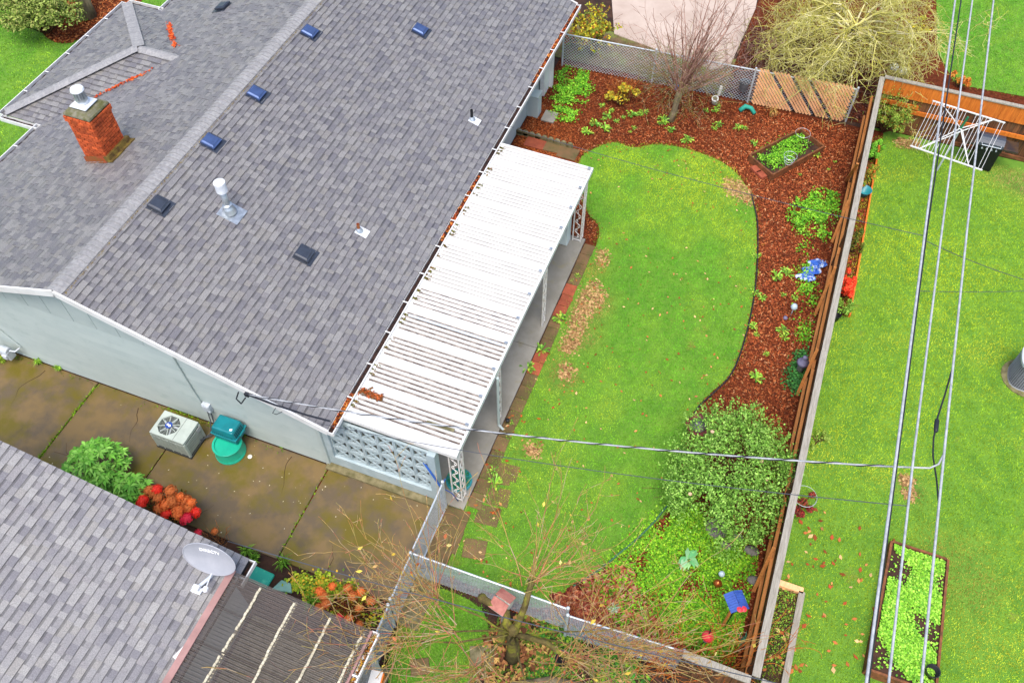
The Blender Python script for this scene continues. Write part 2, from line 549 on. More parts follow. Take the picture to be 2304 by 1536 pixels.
# scalloped edging bricks at the patio end
b0 = MB(); b0.box((0, 0, .05), (.19, .07, .14)); b0.lathe([(.095, -.035), (.095, .035)], (0, 0, .12), 12, Matrix.Rotation(PI / 2, 3, 'X'))
me = b0.mesh('edging_brick', 'concrete_old')
ed = thing('garden_edging', 'low scalloped edging bricks beside the flagstones at the patio end', 'edging', G(1200, 300))
a, e = G(1168, 302), G(1282, 334)
for k in range(9):
    p = a.lerp(e, k / 8)
    link('edging_brick', me, ed, TR(p.x, p.y) @ rotz(math.atan2(e.y - a.y, e.x - a.x)))

# ------------------------------------------------------------------ living ground cover
BARE = []
for px in ([(1332, 632), (1362, 640), (1356, 690), (1325, 702), (1300, 785), (1272, 802), (1262, 782), (1288, 722), (1305, 660)], [(1262, 815), (1292, 822), (1282, 856), (1258, 852)], [(1640, 398), (1688, 425), (1697, 468), (1668, 452), (1618, 420)],
           [(1190, 998), (1212, 1010), (1206, 1032), (1190, 1020)], [(2036, 1100), (2056, 1104), (2052, 1130), (2038, 1122)], [(2030, 1078), (2048, 1076), (2046, 1092)], [(1345, 560), (1372, 570), (1362, 600), (1345, 596)], [(2010, 312), (2072, 318), (2068, 338), (2020, 332)]):
    q = smooth_poly(gp(px), 2); BARE.append(q)
PB = np.concatenate([scatter(q, int(1500 * max(.12, abs(sum(q[i][0] * q[(i + 1) % len(q)][1] - q[(i + 1) % len(q)][0] * q[i][1] for i in range(len(q)))) / 2))) for q in BARE])
PB = PB + NR.normal(0, .07, PB.shape)
tag(chips('bare_soil', PB, .042, pick(['b08a5c', '94704a', 'c09c6c', '7c5c3c'], len(PB)), 'chip', .012, asp=.8, tilt=.08), 'worn tan soil showing through thin spots of both lawns', 'soil', kind='stuff')
def lawn_cover(name, poly, n, label, seed, holes=(), dry=(), h=.04, w=.015, pal=('80be34', '62a82c', 'b8ce40')):
    P = scatter(poly, n, holes)
    P = P + NR.normal(0, .075, P.shape)
    kb = np.ones(len(P), bool)
    for bp_ in BARE: kb &= ~(inside(P, bp_) & (NR.random(len(P)) < np.clip(wob(P, 8, 77) * 3 - .75, .10, .72)))
    P = P[kb]
    v = wob(P, 1.1, seed)[:, None]; v2 = wob(P, 3.3, seed + 1)[:, None]
    g1, g2, y1 = np.array(C(pal[0])), np.array(C(pal[1])), np.array(C(pal[2]))
    c = g2 + (g1 - g2) * v + (y1 - g1) * np.clip((v2 * .55 + v * .6 - .48) * 2.0, 0, 1) * .8
    for (cx, cy, r, hx) in dry:
        d = np.exp(-(((P[:, 0] - cx) ** 2 + (P[:, 1] - cy) ** 2) / r ** 2))[:, None]
        c = c + (np.array(C(hx)) - c) * np.clip(d * 2.0 * (.3 + v2), 0, 1)
    c = c * NR.uniform(.6, 1.4, (len(P), 1)) * (.72 + .30 * wob(P, 13, seed + 3)[:, None] + .26 * wob(P, 29, seed + 5)[:, None])
    o = blades(name, P, h, w, c, 'grass', .010)
    return tag(o, label, 'grass', kind='stuff')
dry = [(*G(1325, 690)[:2], .5, 'b59a5a'), (*G(1300, 770)[:2], .45, 'b08c58'), (*G(1345, 610)[:2], .35, 'b8a250'), (*G(1270, 840)[:2], .4, 'a88a50'), (*G(1665, 430)[:2], .55, 'b09a5c'),
       (*G(1600, 400)[:2], .9, 'c0cc38'), (*G(1500, 470)[:2], 1.0, 'acc834'), (*G(1560, 430)[:2], .8, 'bccc34'), (*G(1400, 360)[:2], .7, 'b4cc30'), (*G(1650, 520)[:2], .6, 'b0c834'), (*G(1195, 1010)[:2], .3, 'b0884a')]
lawn_cover('lawn_grass', lawn_poly, 150000, 'short bright green grass of the curved lawn behind the patio', 3, dry=dry)
bed_r = [(4.72, 7.2), (6.0, 7.2), (6.0, 10.1), (4.85, 10.1)]
dryn = [(*G(2145, 1300)[:2], .9, 'a8a045'), (*G(2050, 1110)[:2], .3, 'a8845a'), (*G(2200, 330)[:2], .9, '9fc02c'), (*G(2090, 600)[:2], 1.4, 'bccc2c'), (*G(2000, 900)[:2], 1.2, 'b4c82e'), (*G(2290, 400)[:2], .7, 'b09a60'), (*G(2040, 300)[:2], .5, 'a87e5a')]
lawn_cover('neighbour_grass', rect(2.6, 3.0, 9.2, 23.6), 230000, 'short yellow green grass of the lawn beyond the tall fence', 8, holes=(bed_r,), dry=dryn, pal=('aecc36', '90b62e', 'd8d842'))
lawn_cover('far_grass', far_lawn_poly, 30000, 'patch of grass behind the orange topped fence', 12, w=.02)
lawn_cover('front_grass', rect(-27, 9, -19.05, 22), 60000, 'front lawn grass beside the grey roof', 15, holes=(front_bed,), w=.022)
lawn_cover('side_grass', side_lawn_poly, 12000, 'small patch of grass by the wire gate under bare whips', 19)
lawn_cover('verge_grass', rect(-8, 23.95, -2, 25.8), 2500, 'thin weedy grass behind the wire back fence', 23, dry=[(-5, 24.8, 1.5, '7a5a48'), (-3, 24.6, 1, '6a4a40')], h=.07)

chip_cols = ['a85630', '804024', 'be7244', '643222', '92482c', 'd0986a', '542c20']
P = scatter(rect(-7.3, 5.95, 2.40, 23.7), 105000, holes=(lawn_poly, rect(-7.5, 5.0, -3.7, 16.4), rect(-7.5, 5.0, -4.3, 8)))
P = P + NR.normal(0, .05, P.shape)
P = P[(P[:, 0] < 2.40) & (P[:, 0] > -7.38)]
cc = pick(chip_cols, len(P), [.22, .24, .14, .16, .14, .04, .06])
hot = np.exp(-((P[:, 0] + 6.6) ** 2 / 1.0 + (P[:, 1] - 19.5) ** 2 / 3.0))[:, None]
cc = cc + (np.array(C('c86a34')) - cc) * hot * .6
dk = np.clip(wob(P, .9, 31) * 1.4 - .45, 0, 1)[:, None]
cc = cc * (1 - .35 * dk)
o = chips('mulch_chips', P, .043, cc, 'chip', .0)
tag(o, 'red brown bark chips spread over the curved garden bed', 'mulch', kind='stuff')
P = scatter(front_bed, 5000)
o = chips('front_mulch_chips', P, .07, pick(['a85a30', '8a4524', 'c07a48', '6a3520'], len(P)), 'chip', .018)
tag(o, 'orange bark chips around the conifer in the front yard', 'mulch', kind='stuff')
P = scatter(rect(-1.8, 24.15, 3.5, 28), 7000)
o = chips('leaf_litter', P, .07, pick(['4a2a26', '5f3a30', '7a5244', '3a2420'], len(P)), 'chip', .0)
tag(o, 'dark fallen leaf litter under the mossy tree', 'leaves', kind='stuff')

# low weedy ground cover
cover_poly = smooth_poly(gp([(1490, 1150), (1560, 1120), (1620, 1205), (1705, 1262), (1700, 1330), (1670, 1490), (1590, 1480), (1470, 1440), (1400, 1405), (1320, 1350), (1355, 1285), (1425, 1225)]), 2)
P = scatter(cover_poly, 30000)
P = P + NR.normal(0, .16, P.shape)
P = P[(P[:, 0] < 2.30) & (P[:, 1] > 5.98)]
k = NR.random(len(P)) < np.clip(wob(P, 4, 41) * 2.2 - .25 + .35 * (P[:, 0] > -.2), .12, 1)
P = P[k]
o = leaves('weed_carpet', np.column_stack([P, NR.uniform(.01, .07, len(P))]), .05, pick(['80ba22', '64a01e', '98c434', '4a7c1c', '589022'], len(P)), 'leaf', up=.65, asp=.75)
tag(o, 'carpet of small bright green weeds in the lower garden corner', 'weeds', kind='stuff')
P = scatter(smooth_poly(gp([(1250, 1345), (1330, 1290), (1420, 1270), (1440, 1330), (1500, 1420), (1600, 1500), (1480, 1490), (1300, 1410)]), 2), 1500)
P = np.concatenate([P, scatter(gp([(1235, 1340), (1330, 1330), (1400, 1430), (1290, 1400)]), 900)])
o = chips('leaf_drift', P, .085, pick(['a85a44', '8a4434', 'c07a54', '6a3028', 'b88a6a'], len(P)), 'chip', .04, asp=.7, tilt=.5)
tag(o, 'drift of fallen red brown leaves by the wire fence', 'leaves', kind='stuff')

def patch(name, px, n, size, cols, label, hmax=.12, cat='weeds', thin=.0, seed=50, z0=.02):
    P = scatter(smooth_poly(gp(px), 1), n)
    P = P + NR.normal(0, .09, P.shape)
    if thin:
        k = NR.random(len(P)) < np.clip(wob(P, 7, seed) * 2.4 - thin * .8, .10, 1); P = P[k]
    z = hmax * np.clip(wob(P, 5, seed + 1), .1, 1) * NR.uniform(.3, 1, len(P))
    o = leaves(name, np.column_stack([P, z + z0]), size, pick(cols, len(P)), 'leaf', up=.6, asp=.7)
    return tag(o, label, cat, kind='stuff')
GC = ['7fc02a', '64a422', '9ad040', '4c8a20', '56942c']
patch('bright_weeds', [(1262, 150), (1325, 165), (1335, 200), (1300, 245), (1290, 278), (1245, 275), (1250, 220), (1238, 235)], 4200, .06, GC, 'bright green weed patch beside the house wall and wire fence', .16, thin=.45)
patch('fence_weeds', [(1800, 440), (1865, 425), (1890, 460), (1865, 545), (1800, 530), (1768, 500)], 3200, .065, GC, 'broad leafy weed patch in the mulch near the tall fence', .2, thin=.5, seed=60)
patch('trailing_weeds', [(1790, 545), (1825, 550), (1832, 640), (1835, 700), (1815, 780), (1790, 760), (1800, 640)], 1600, .06, GC, 'trailing line of weeds down the mulch bed', .14, thin=.75, seed=70)
patch('dark_ferns', [(1785, 810), (1820, 780), (1812, 870), (1795, 890), (1765, 870)], 900, .07, ['3f7a3a', '569a48', '2f5c2c'], 'dark feathery plants at the fence foot above the big shrub', .25, seed=80)
patch('bed_weeds', [(1705, 345), (1790, 305), (1822, 335), (1740, 392), (1712, 375)], 2600, .05, GC, 'low green weeds filling the diamond raised bed', .12, thin=.25, seed=90, z0=.10)
bedn = [(4.78, 7.26), (5.94, 7.26), (5.94, 10.03), (4.9, 10.03)]
P = scatter(bedn, 15000)
k = NR.random(len(P)) < np.clip(wob(P, 3.6, 96) * 3.4 - .9, .05, 1); P = P[k]
o = leaves('bed_seedlings', np.column_stack([P, .30 + NR.uniform(0, .06, len(P))]), .05, pick(['8fc83a', '74b02c', 'a8d850', '5f9a2c'], len(P)), 'leaf', up=.7, asp=.8)
tag(o, 'dense light green seedlings in the long raised bed under the wires', 'seedlings', kind='stuff')
patch('side_groundcover', [(1225, 1395), (1330, 1430), (1480, 1520), (1420, 1580), (1200, 1580), (1190, 1480)], 4200, .07, ['3f7a2a', '56922c', '2f5a22', '7a9a2a'], 'dark green ground cover under the bare pollarded tree', .14, thin=.45, seed=97)
patch('strip_weeds', [(655, 1290), (760, 1300), (830, 1345), (860, 1400), (770, 1390), (690, 1345), (650, 1325)], 3000, .07, ['9ab02a', 'b8c03a', '6f8f22', 'c8a030', '5a7a20'], 'yellow green weeds in the planting strip beside the corrugated roof', .2, thin=.4, seed=99)

# fallen leaves on the lawns
def fallen(name, poly, n, size, cols, label, z=.05, holes=()):
    P = scatter(poly, n, holes)
    k = NR.random(len(P)) < np.clip(wob(P, .9, 101) * 2 - .3, .15, 1)
    return tag(leaves(name, np.column_stack([P[k], z + NR.uniform(-.01, .02, k.sum())]), size, pick(cols, k.sum()), 'chip', up=.75, asp=.6, fold=.08), label, 'leaves', kind='stuff')
LC = ['b0683a', 'c88a54', '8a4a2a', 'd8b07a', 'a85030']
fallen('lawn_leaves', lawn_poly, 420, .075, LC, 'scattered fallen leaves on the curved lawn', .04)
fallen('neighbour_leaves', rect(2.7, 5.5, 5.0, 10.5), 230, .12, LC, 'fallen brown leaves beside the long raised bed', .04, holes=(bed_r,))
fallen('patio_edge_leaves', rect(-4.1, 7.6, -3.3, 10.5), 90, .10, LC + ['d06a2a'], 'fallen orange leaves along the patio pavers', .05)
fallen('driveway_specks', rect(-14, 5.2, -4.6, 7.4), 420, .035, ['c8c0a0', 'b8b090', 'd8d0b8'], 'pale specks of lichen and grit on the driveway', .012)

P = scatter(smooth_poly(gp([(1090, 1385), (1240, 1380), (1330, 1470), (1260, 1570), (1080, 1570)]), 1), 1500)
tag(chips('trunk_litter', P, .09, pick(['8a5a3a', '6a4430', 'a8744a', '7a8a34', '4f6a28', 'c09a5a'], len(P)), 'chip', .03, asp=.6, tilt=.5), 'litter of brown leaves and moss around the pollarded trunk', 'leaves', kind='stuff')
# ------------------------------------------------------------------ shingled roofs
PALETTE = ['94918d', '8b8886', '83807f', '7d7a7b', '777477', '8e8a84', '979490', '878382']
PAL_W = [.22, .22, .19, .09, .04, .10, .06, .08]
SH_CACHE = {}
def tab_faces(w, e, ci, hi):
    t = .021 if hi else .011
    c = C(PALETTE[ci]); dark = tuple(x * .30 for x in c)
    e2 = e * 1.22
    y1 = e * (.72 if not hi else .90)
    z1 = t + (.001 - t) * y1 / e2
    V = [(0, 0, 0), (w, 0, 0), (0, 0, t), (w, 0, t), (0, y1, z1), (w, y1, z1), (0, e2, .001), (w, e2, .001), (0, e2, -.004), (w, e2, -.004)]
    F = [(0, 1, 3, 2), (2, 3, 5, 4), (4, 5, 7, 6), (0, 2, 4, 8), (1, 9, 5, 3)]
    band = tuple(x * .52 for x in c)          # factory-printed shadow band; with the dark edges it also paints shade between courses
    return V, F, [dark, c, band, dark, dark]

def shingles(roof, O, u, v, W, n, e, keep=None, near=0, weights=None, seed=1, z0=.012):
    """laminated shingle courses; the `near` tabs closest to the viewer are parts of their own"""
    r = np.random.default_rng(seed)
    O, u, v = Vector(O), Vector(u).normalized(), Vector(v).normalized()
    nn = u.cross(v).normalized()
    rows = []
    ws = [.10, .14, .18, .22, .29]
    for k in range(n):
        x = -r.uniform(0, .3)
        last = -1
        hi = bool(r.integers(2))
        while x < W:
            w = ws[r.choice(5, p=[.15, .27, .28, .2, .1])]
            a, b2 = max(x, 0), min(x + w, W)
            hi = not hi if r.random() < .8 else hi
            ci = int(r.choice(8, p=PAL_W if hi else [.14, .2, .25, .14, .06, .09, .03, .09]))
            if ci == last: ci = (ci + 2) % 8
            last = ci
            if b2 - a > .02:
                P = O + u * a + v * (k * e) + nn * z0
                cen = P + u * ((b2 - a) / 2) + v * (e / 2)
                if keep is None or keep(cen):
                    rows.append((P, round(b2 - a, 3), ci, hi, (cen - cam.location).length))
            x += w
    order = sorted(range(len(rows)), key=lambda i: rows[i][4])
    nearset = set(order[:near])
    Mrot = Matrix((u, v, nn)).transposed().to_4x4()
    big = MB()
    for i, (P, w, ci, hi, d) in enumerate(rows):
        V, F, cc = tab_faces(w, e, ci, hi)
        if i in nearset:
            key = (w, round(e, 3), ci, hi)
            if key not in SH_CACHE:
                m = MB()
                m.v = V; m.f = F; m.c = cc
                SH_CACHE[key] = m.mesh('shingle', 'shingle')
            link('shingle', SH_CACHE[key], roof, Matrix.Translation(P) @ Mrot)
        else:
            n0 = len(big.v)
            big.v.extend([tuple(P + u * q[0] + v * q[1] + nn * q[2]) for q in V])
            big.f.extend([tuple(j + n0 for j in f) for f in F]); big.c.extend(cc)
    if big.v:
        o = big.build('shingle_field', 'shingle', roof); o['kind'] = 'stuff'

def caps(roof, A, B, nl, nr, half=.17, step=.145):
    """bent cap shingles along a ridge or hip from A to B; nl, nr: downslope directions"""
    A, B = Vector(A), Vector(B)
    d = (B - A).normalized(); nl, nr = Vector(nl).normalized(), Vector(nr).normalized()
    L = step * 1.35
    upn = (-(nl + nr)).normalized()
    if upn.z < 0: upn = -upn
    V = []
    for q, lift in ((0.0, .030), (L, .010)):
        for side, dist in ((nl, half), (nl, half * .45), (None, 0), (nr, half * .45), (nr, half)):
            p = d * q + upn * lift
            if side is not None: p = p + side * dist + upn * (.012 if dist < half * .6 else .0)
            else: p = p + upn * .006
            V.append(p)
    V += [p - upn * .03 for p in V[:5]]
    F = [(i, i + 1, i + 6, i + 5) for i in range(4)] + [(10 + i, 11 + i, i + 1, i) for i in range(4)]
    # face up
    m = MB(); m.add(V, F)
    me = m.mesh('ridge_cap', 'ridge_shingle')
    if me.polygons[1].normal.z < 0: me.flip_normals()
    k = int((B - A).length / step)
    for i in range(k):
        link('ridge_cap', me, roof, Matrix.Translation(A + d * (i * step)))

# ------------------------------------------------------------------ the grey house with the patio
RX, RZ, SL = -12.70, 4.30, .337
EX, WX, Y0, Y1 = -6.86, -18.56, 7.30, 23.50
GY = 7.59
house = thing('grey_house', 'pale grey green single storey house with a large grey shingle roof and brick chimney', 'house', (RX, 15.4, 0))
def rz_at(x): return RZ - SL * abs(x - RX)
# walls
def gable(y, t):
    top = [(-18.15, 0), (-7.42, 0), (-7.42, rz_at(-7.42) - .16), (RX, RZ - .16), (-18.15, rz_at(-18.15) - .16)]
    b = MB()
    V = [(x, y, z) for x, z in top] + [(x, y + t, z) for x, z in top]
    n = 5
    b.add(V, [tuple(range(n)), tuple(range(2 * n - 1, n - 1, -1))] + [((i + 1) % n, i, n + i, n + (i + 1) % n) for i in range(n)])
    return b
wall = gable(GY + .022, .13).build('wall', 'wall_paint', house)
gable(23.2, .13).build('wall', 'wall_paint', house)
b = MB(); b.box((-7.48, 15.45, 1.12), (.12, 15.4, 2.26)); b.build('wall', 'wall_paint', house)
b = MB(); b.box((-18.09, 15.45, 1.12), (.12, 15.4, 2.26)); b.build('wall', 'wall_paint', house)
b = MB(); b.box((-18.9, 15.84, 1.1), (1.4, 5.1, 2.2)); b.build('bay_wall', 'wall_paint', house)
# lap siding of the gable end: courses below, grooved sheets above
zc = .03
while zc < 2.50:
    e = .205
    half = min(-7.40, -12.70 + (RZ - .18 - (zc + e)) / SL)
    x0 = max(-18.17, -25.4 - half)
    b = MB()
    y = GY + .018
    b.add([(x0, y, zc), (half, y, zc), (half, y - .024, zc), (x0, y - .024, zc), (x0, y, zc + e), (half, y, zc + e), (half, y - .004, zc + e), (x0, y - .004, zc + e)],
          [(0, 1, 2, 3), (3, 2, 6, 7), (7, 6, 5, 4), (0, 3, 7, 4), (1, 5, 6, 2)])
    b.build('siding_board', 'wall_paint', wall)
    zc += e
zb = zc + .01
x = -13.8 - .61 * 6
while x < -8.2:
    a, e = x + .007, x + .603
    a2, e2 = a, e
    za, ze = rz_at(a) - .17, rz_at(e) - .17
    if max(za, ze) > zb + .05:
        pts = [(a, zb), (e, zb), (e, max(ze, zb))]
        if a < RX < e: pts.append((RX, RZ - .17))
        pts.append((a, max(za, zb)))
        # clip the foot where the rake comes lower than the foot
        b = MB(); n = len(pts)
        V = [(q, GY, w) for q, w in pts] + [(q, GY + .02, w) for q, w in pts]
        b.add(V, [tuple(range(n)), tuple(range(2 * n - 1, n - 1, -1))] + [((i + 1) % n, i, n + i, n + (i + 1) % n) for i in range(n)])
        b.build('gable_panel', 'wall_paint', wall)
    x += .61
b = MB(); b.box((-7.40, GY + .0, 1.12), (.10, .06, 2.22)); b.build('corner_board', 'wall_paint', house)

# roof deck
roof = None
b = MB()
ze, zw = rz_at(EX), rz_at(WX)
b.add([(EX, Y0, ze), (EX, Y1, ze), (RX, Y1, RZ), (RX, Y0, RZ), (WX, Y1, zw), (WX, Y0, zw)], [(0, 1, 2, 3), (3, 2, 4, 5)])
b.add([(EX, Y0, ze - .1), (EX, Y1, ze - .1), (RX, Y1, RZ - .1), (RX, Y0, RZ - .1), (WX, Y1, zw - .1), (WX, Y0, zw - .1)], [(3, 2, 1, 0), (5, 4, 2, 3)])
wx, wy0, wy1, wc = -19.86, 13.02, 18.66, 15.84
hw = (wy1 - wy0) / 2
pk = (wx + hw, wc, 2.3 + SL * hw)
rx = -12.7 - (RZ - pk[2]) / SL
vx0 = -18.63
b.add([(wx, wy0, 2.3), (vx0, wy0, 2.3), (rx, wc, pk[2]), pk], [(0, 1, 2, 3)])
b.add([(wx, wy1, 2.3), pk, (wx, wy0, 2.3)], [(0, 1, 2)][::-1])
b.add([(vx0, wy1, 2.3), (wx, wy1, 2.3), pk, (rx, wc, pk[2])], [(0, 1, 2, 3)])
roof = b.build('roof', 'underlay', house)
SV = math.sqrt(1 + SL * SL)
LEN = 5.84 * SV
NC = 41
e_main = LEN / NC
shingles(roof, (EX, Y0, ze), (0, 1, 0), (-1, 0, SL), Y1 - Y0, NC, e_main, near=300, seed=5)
def keep_left(p):
    if wy0 - .1 < p.y < wy1 + .1:
        zwing = min(2.3 + SL * min(p.y - wy0, wy1 - p.y), 2.3 + SL * (p.x - wx))
        if zwing > rz_at(p.x) + .05: return False
    return True
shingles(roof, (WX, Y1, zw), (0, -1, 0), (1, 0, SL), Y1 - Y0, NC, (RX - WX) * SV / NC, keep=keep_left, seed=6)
def in_s(p): return p.y < wc - .02 and (p.x - wx) > (p.y - wy0) - .03 and p.x < vx0 + (p.y - wy0) + .06
def in_n(p): return p.y > wc + .02 and (p.x - wx) > (wy1 - p.y) - .03 and p.x < vx0 + (wy1 - p.y) + .06
def in_w(p): return abs(p.y - wc) < hw - (p.x - wx) + .03
nw = 19; ew = hw * SV / nw
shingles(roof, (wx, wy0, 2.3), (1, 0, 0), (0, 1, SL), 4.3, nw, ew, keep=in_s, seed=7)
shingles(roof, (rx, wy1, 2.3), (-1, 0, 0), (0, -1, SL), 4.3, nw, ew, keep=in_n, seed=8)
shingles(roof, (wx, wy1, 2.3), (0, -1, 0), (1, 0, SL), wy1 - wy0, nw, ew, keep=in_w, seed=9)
caps(roof, (RX, Y0 - .01, RZ + .015), (RX, Y1, RZ + .015), (-1, 0, -SL), (1, 0, -SL), half=.20)
caps(roof, (wx + .05, wy0 + .05, 2.365), (pk[0], pk[1], pk[2] + .05), (-.6, .5, -.05), (.5, -.6, -.05), half=.16)
caps(roof, (wx + .05, wy1 - .05, 2.365), (pk[0], pk[1], pk[2] + .05), (-.6, -.5, -.05), (.5, .6, -.05), half=.16)
caps(roof, (pk[0], wc, pk[2] + .015), (rx + .1, wc, pk[2] + .015), (0, -1, -SL), (0, 1, -SL), half=.16)
P = np.column_stack([RX + .215 + np.abs(NR.normal(0, .014, 1100)), NR.uniform(7.35, 23.4, 1100)])
A3 = np.column_stack([P, np.array([rz_at(q) for q in P[:, 0]]) + .03])
o = leaves('moss', A3, .028, pick(['8a7a3c', '6a5a34', '9a8a4c', '5a4a34'], len(A3)), 'chip', roof, up=.8); o['kind'] = 'stuff'
# rake boards, fascia, soffit
for y, sgn in ((Y0 - .028, 1), (Y1 + .028, 1)):
    for sx, xe in ((1, EX), (-1, WX)):
        b = MB(); b.bar((RX, y, RZ - .055), (xe + sx * .02, y, rz_at(xe) - .055), .04, .17)
        b.build('rake_board', 'trim_white', house)
b = MB()
b.quad((EX, Y0, ze - .12), (EX, GY, ze - .12), (RX, GY, RZ - .12), (RX, Y0, RZ - .12))
b.quad((RX, Y0, RZ - .12), (RX, GY, RZ - .12), (WX, GY, zw - .12), (WX, Y0, zw - .12))
b.box((-7.12, 15.4, ze - .16), (.56, 16.0, .03))
b.build('soffit', 'trim_white', house)
def gutter(x0, y0, x1, y1, z, out, m='trim_white'):
    """open channel from (x0,y0) to (x1,y1); out = outward unit vector"""
    a, e, o = Vector((x0, y0, z)), Vector((x1, y1, z)), Vector((out[0], out[1], 0))
    b = MB()
    w = .15
    zup = Vector((0, 0, 1))
    b.bar(a + o * w - zup * .03, e + o * w - zup * .03, .024, .11)
    b.bar(a + o * (w / 2) - zup * .105, e + o * (w / 2) - zup * .105, w, .012)
    b.bar(a + o * .004 - zup * .06, e + o * .004 - zup * .06, .012, .10)
    d = (e - a).normalized()
    for q in (a, e): b.bar(q + o * .0 - zup * .05, q + o * w - zup * .05, .012, .12)
    g = b.build('gutter', m, house)
    db = MB()
    n = max(2, int((e - a).length / .12))
    prev = None
    for i in range(n + 1):
        p = a.lerp(e, i / n) - zup * (.045 + U(0, .03))
        if prev is not None:
            db.quad(prev + o * .012, prev + o * (w - .016), p + o * (w - .016), p + o * .012)
        prev = p
    db.build('debris', 'gutter_dark', g)
    L = (e - a).length
    for i in range(1, int(L / .92)):
        p = a + d * (i * .92)
        hb = MB(); hb.bar(p + o * .0 + zup * .008, p + o * w + zup * .008, .03, .008)
        hb.build('hanger', m, g)
    return g
gut = gutter(EX + .005, Y0 - .04, EX + .005, Y1, ze + .0, (1, 0))
# leaves lying in the gutter
P = np.column_stack([EX + NR.uniform(.02, .11, 700), np.concatenate([NR.uniform(19.5, Y1, 380), NR.uniform(13.0, 15.5, 170), NR.uniform(7.4, 8.3, 150)])])
o = chips('leaf_litter', P, .07, pick(['a8502a', '7a3a20', 'c07a3a', '5a2a1a'], len(P)), 'chip', ze - .04, parent=gut, tilt=.5); o['kind'] = 'stuff'
gutter(WX - .005, wy0 - .02, WX - .005, Y0, zw, (-1, 0))
gutter(wx - .005, wy1, wx - .005, wy0, 2.3, (-1, 0))
gutter(wx, wy0 - .005, vx0, wy0 - .005, 2.3, (0, -1))
gutter(vx0, wy1 + .005, wx, wy1 + .005, 2.3, (0, 1))
gutter(WX - .005, Y1, WX - .005, wy1 + .02, zw, (-1, 0))
# red leaves caught in the valleys of the wing
for cx, cy, n, s in ((*( -16.9, 17.0), 130, .16), (-17.35, 17.5, 120, .14), (-16.4, 16.5, 35, .08), (-17.1, 14.55, 60, .1), (-16.65, 14.98, 70, .12), (-17.5, 14.1, 30, .08)):
    t = NR.normal(0, s, n); sg = 1 if cy < wc else -1
    P2 = np.column_stack([cx + t + NR.normal(0, .035, n), cy + sg * t + NR.normal(0, .035, n)])
    z = np.array([rz_at(q[0]) for q in P2])
    A3 = np.column_stack([P2, z + .04 + NR.uniform(0, .03, n)])
    o = leaves('leaf_litter', A3, .075, pick(['c8502a', 'a83c1c', 'd86a34'], n), 'chip', roof, up=.7); o['kind'] = 'stuff'

# brick chimney
cx0, cx1, cy0, cy1, cz0, cz1 = -15.36, -14.66, 11.42, 12.12, 3.25, 4.84
ch = MB(); ch.box(((cx0 + cx1) / 2, (cy0 + cy1) / 2, (cz0 + cz1) / 2), (cx1 - cx0 - .03, cy1 - cy0 - .03, cz1 - cz0))
chim = ch.build('chimney', 'mortar', house)
bl, bh, bd = .175, .056, .095
cache = {}
nz = int((cz1 - cz0) / (bh + .018))
for k in range(nz):
    z = cz0 + (k + .5) * (bh + .018)
    top = k >= nz - 2
    off = .028 if top else 0
    for face in range(4):
        Lf = .7 + 2 * off
        pos = -Lf / 2 + (0 if k % 2 else -bl / 2)
        while pos < Lf / 2 - .01:
            a, e = max(pos, -Lf / 2), min(pos + bl, Lf / 2)
            if e - a > .05:
                wl = round(e - a - .016, 3)
                if wl not in cache:
                    m = MB(); m.box((0, 0, 0), (wl, .05, bh)); cache[wl] = m.mesh('brick', 'brick')
                ang = face * PI / 2
                c = Matrix.Translation(((cx0 + cx1) / 2, (cy0 + cy1) / 2, z)) @ rotz(ang) @ TR((a + e) / 2, -.35 - off + .020 + U(-.006, .006), 0) @ rotz(U(-.02, .02))
                link('brick', cache[wl], chim, c)
            pos += bl + .003
b = MB(); b.box((-15.01, 11.77, cz1 + .02), (.75, .75, .06), taper=.95); b.box((-15.01, 11.77, cz1 + .075), (.68, .68, .06), taper=.8)
b.build('crown', 'crown_moss', chim, bevel=.015)
b = MB(); b.box((-15.01, 11.77, cz1 + .155), (.44, .44, .02)); b.lathe([(.10, 0), (.13, .02), (.12, .06), (.12, .10)], (-15.01, 11.77, cz1 + .165), 20)
b.build('cap_plate', 'metal_white', chim)
b = MB(); b.lathe([(.135, 0), (.14, .02), (.135, .04), (.135, .07)], (-15.01, 11.77, cz1 + .25), 24, cap=False)
for j in range(14):
    a = 2 * PI * j / 14
    b.box((-15.01 + .125 * _c(a), 11.77 + .125 * _s(a), cz1 + .40), (.012, .03, .2), rotz(a).to_3x3())
b.lathe([(.085, 0), (.085, .3)], (-15.01, 11.77, cz1 + .24), 16)
b.lathe([(.15, 0), (.155, .02), (.14, .06), (.06, .085)], (-15.01, 11.77, cz1 + .50), 24)
b.build('chimney_cap', 'metal_galv', chim, smooth=False)
b = MB(); b.lathe([(.156, 0), (.158, .015), (.14, .055), (.06, .08)], (-15.01, 11.77, cz1 + .512), 24)
b.build('cap_lid', 'metal_white', chim)
b = MB()
th = math.atan(SL)
b.box((-14.61, 11.77, 3.77), (.14, .84, .12), Matrix.Rotation(-th, 3, 'Y')); b.box((-14.50, 11.77, 3.745), (.16, .9, .025), Matrix.Rotation(-th, 3, 'Y'))
b.build('saddle_flashing', 'flashing_moss', chim)
b = MB(); b.add([(cx0 - .03, cy0 - .03, 3.40), (cx1 + .05, cy0 - .03, 3.68), (cx1 + .05, cy0 - .03, 3.86), (cx0 - .03, cy0 - .03, 3.58), (cx0 - .03, cy0 - .10, 3.415), (cx1 + .05, cy0 - .10, 3.695)], [(0, 1, 2, 3), (4, 5, 1, 0)])
b.build('base_flashing', 'flashing_rust', chim)

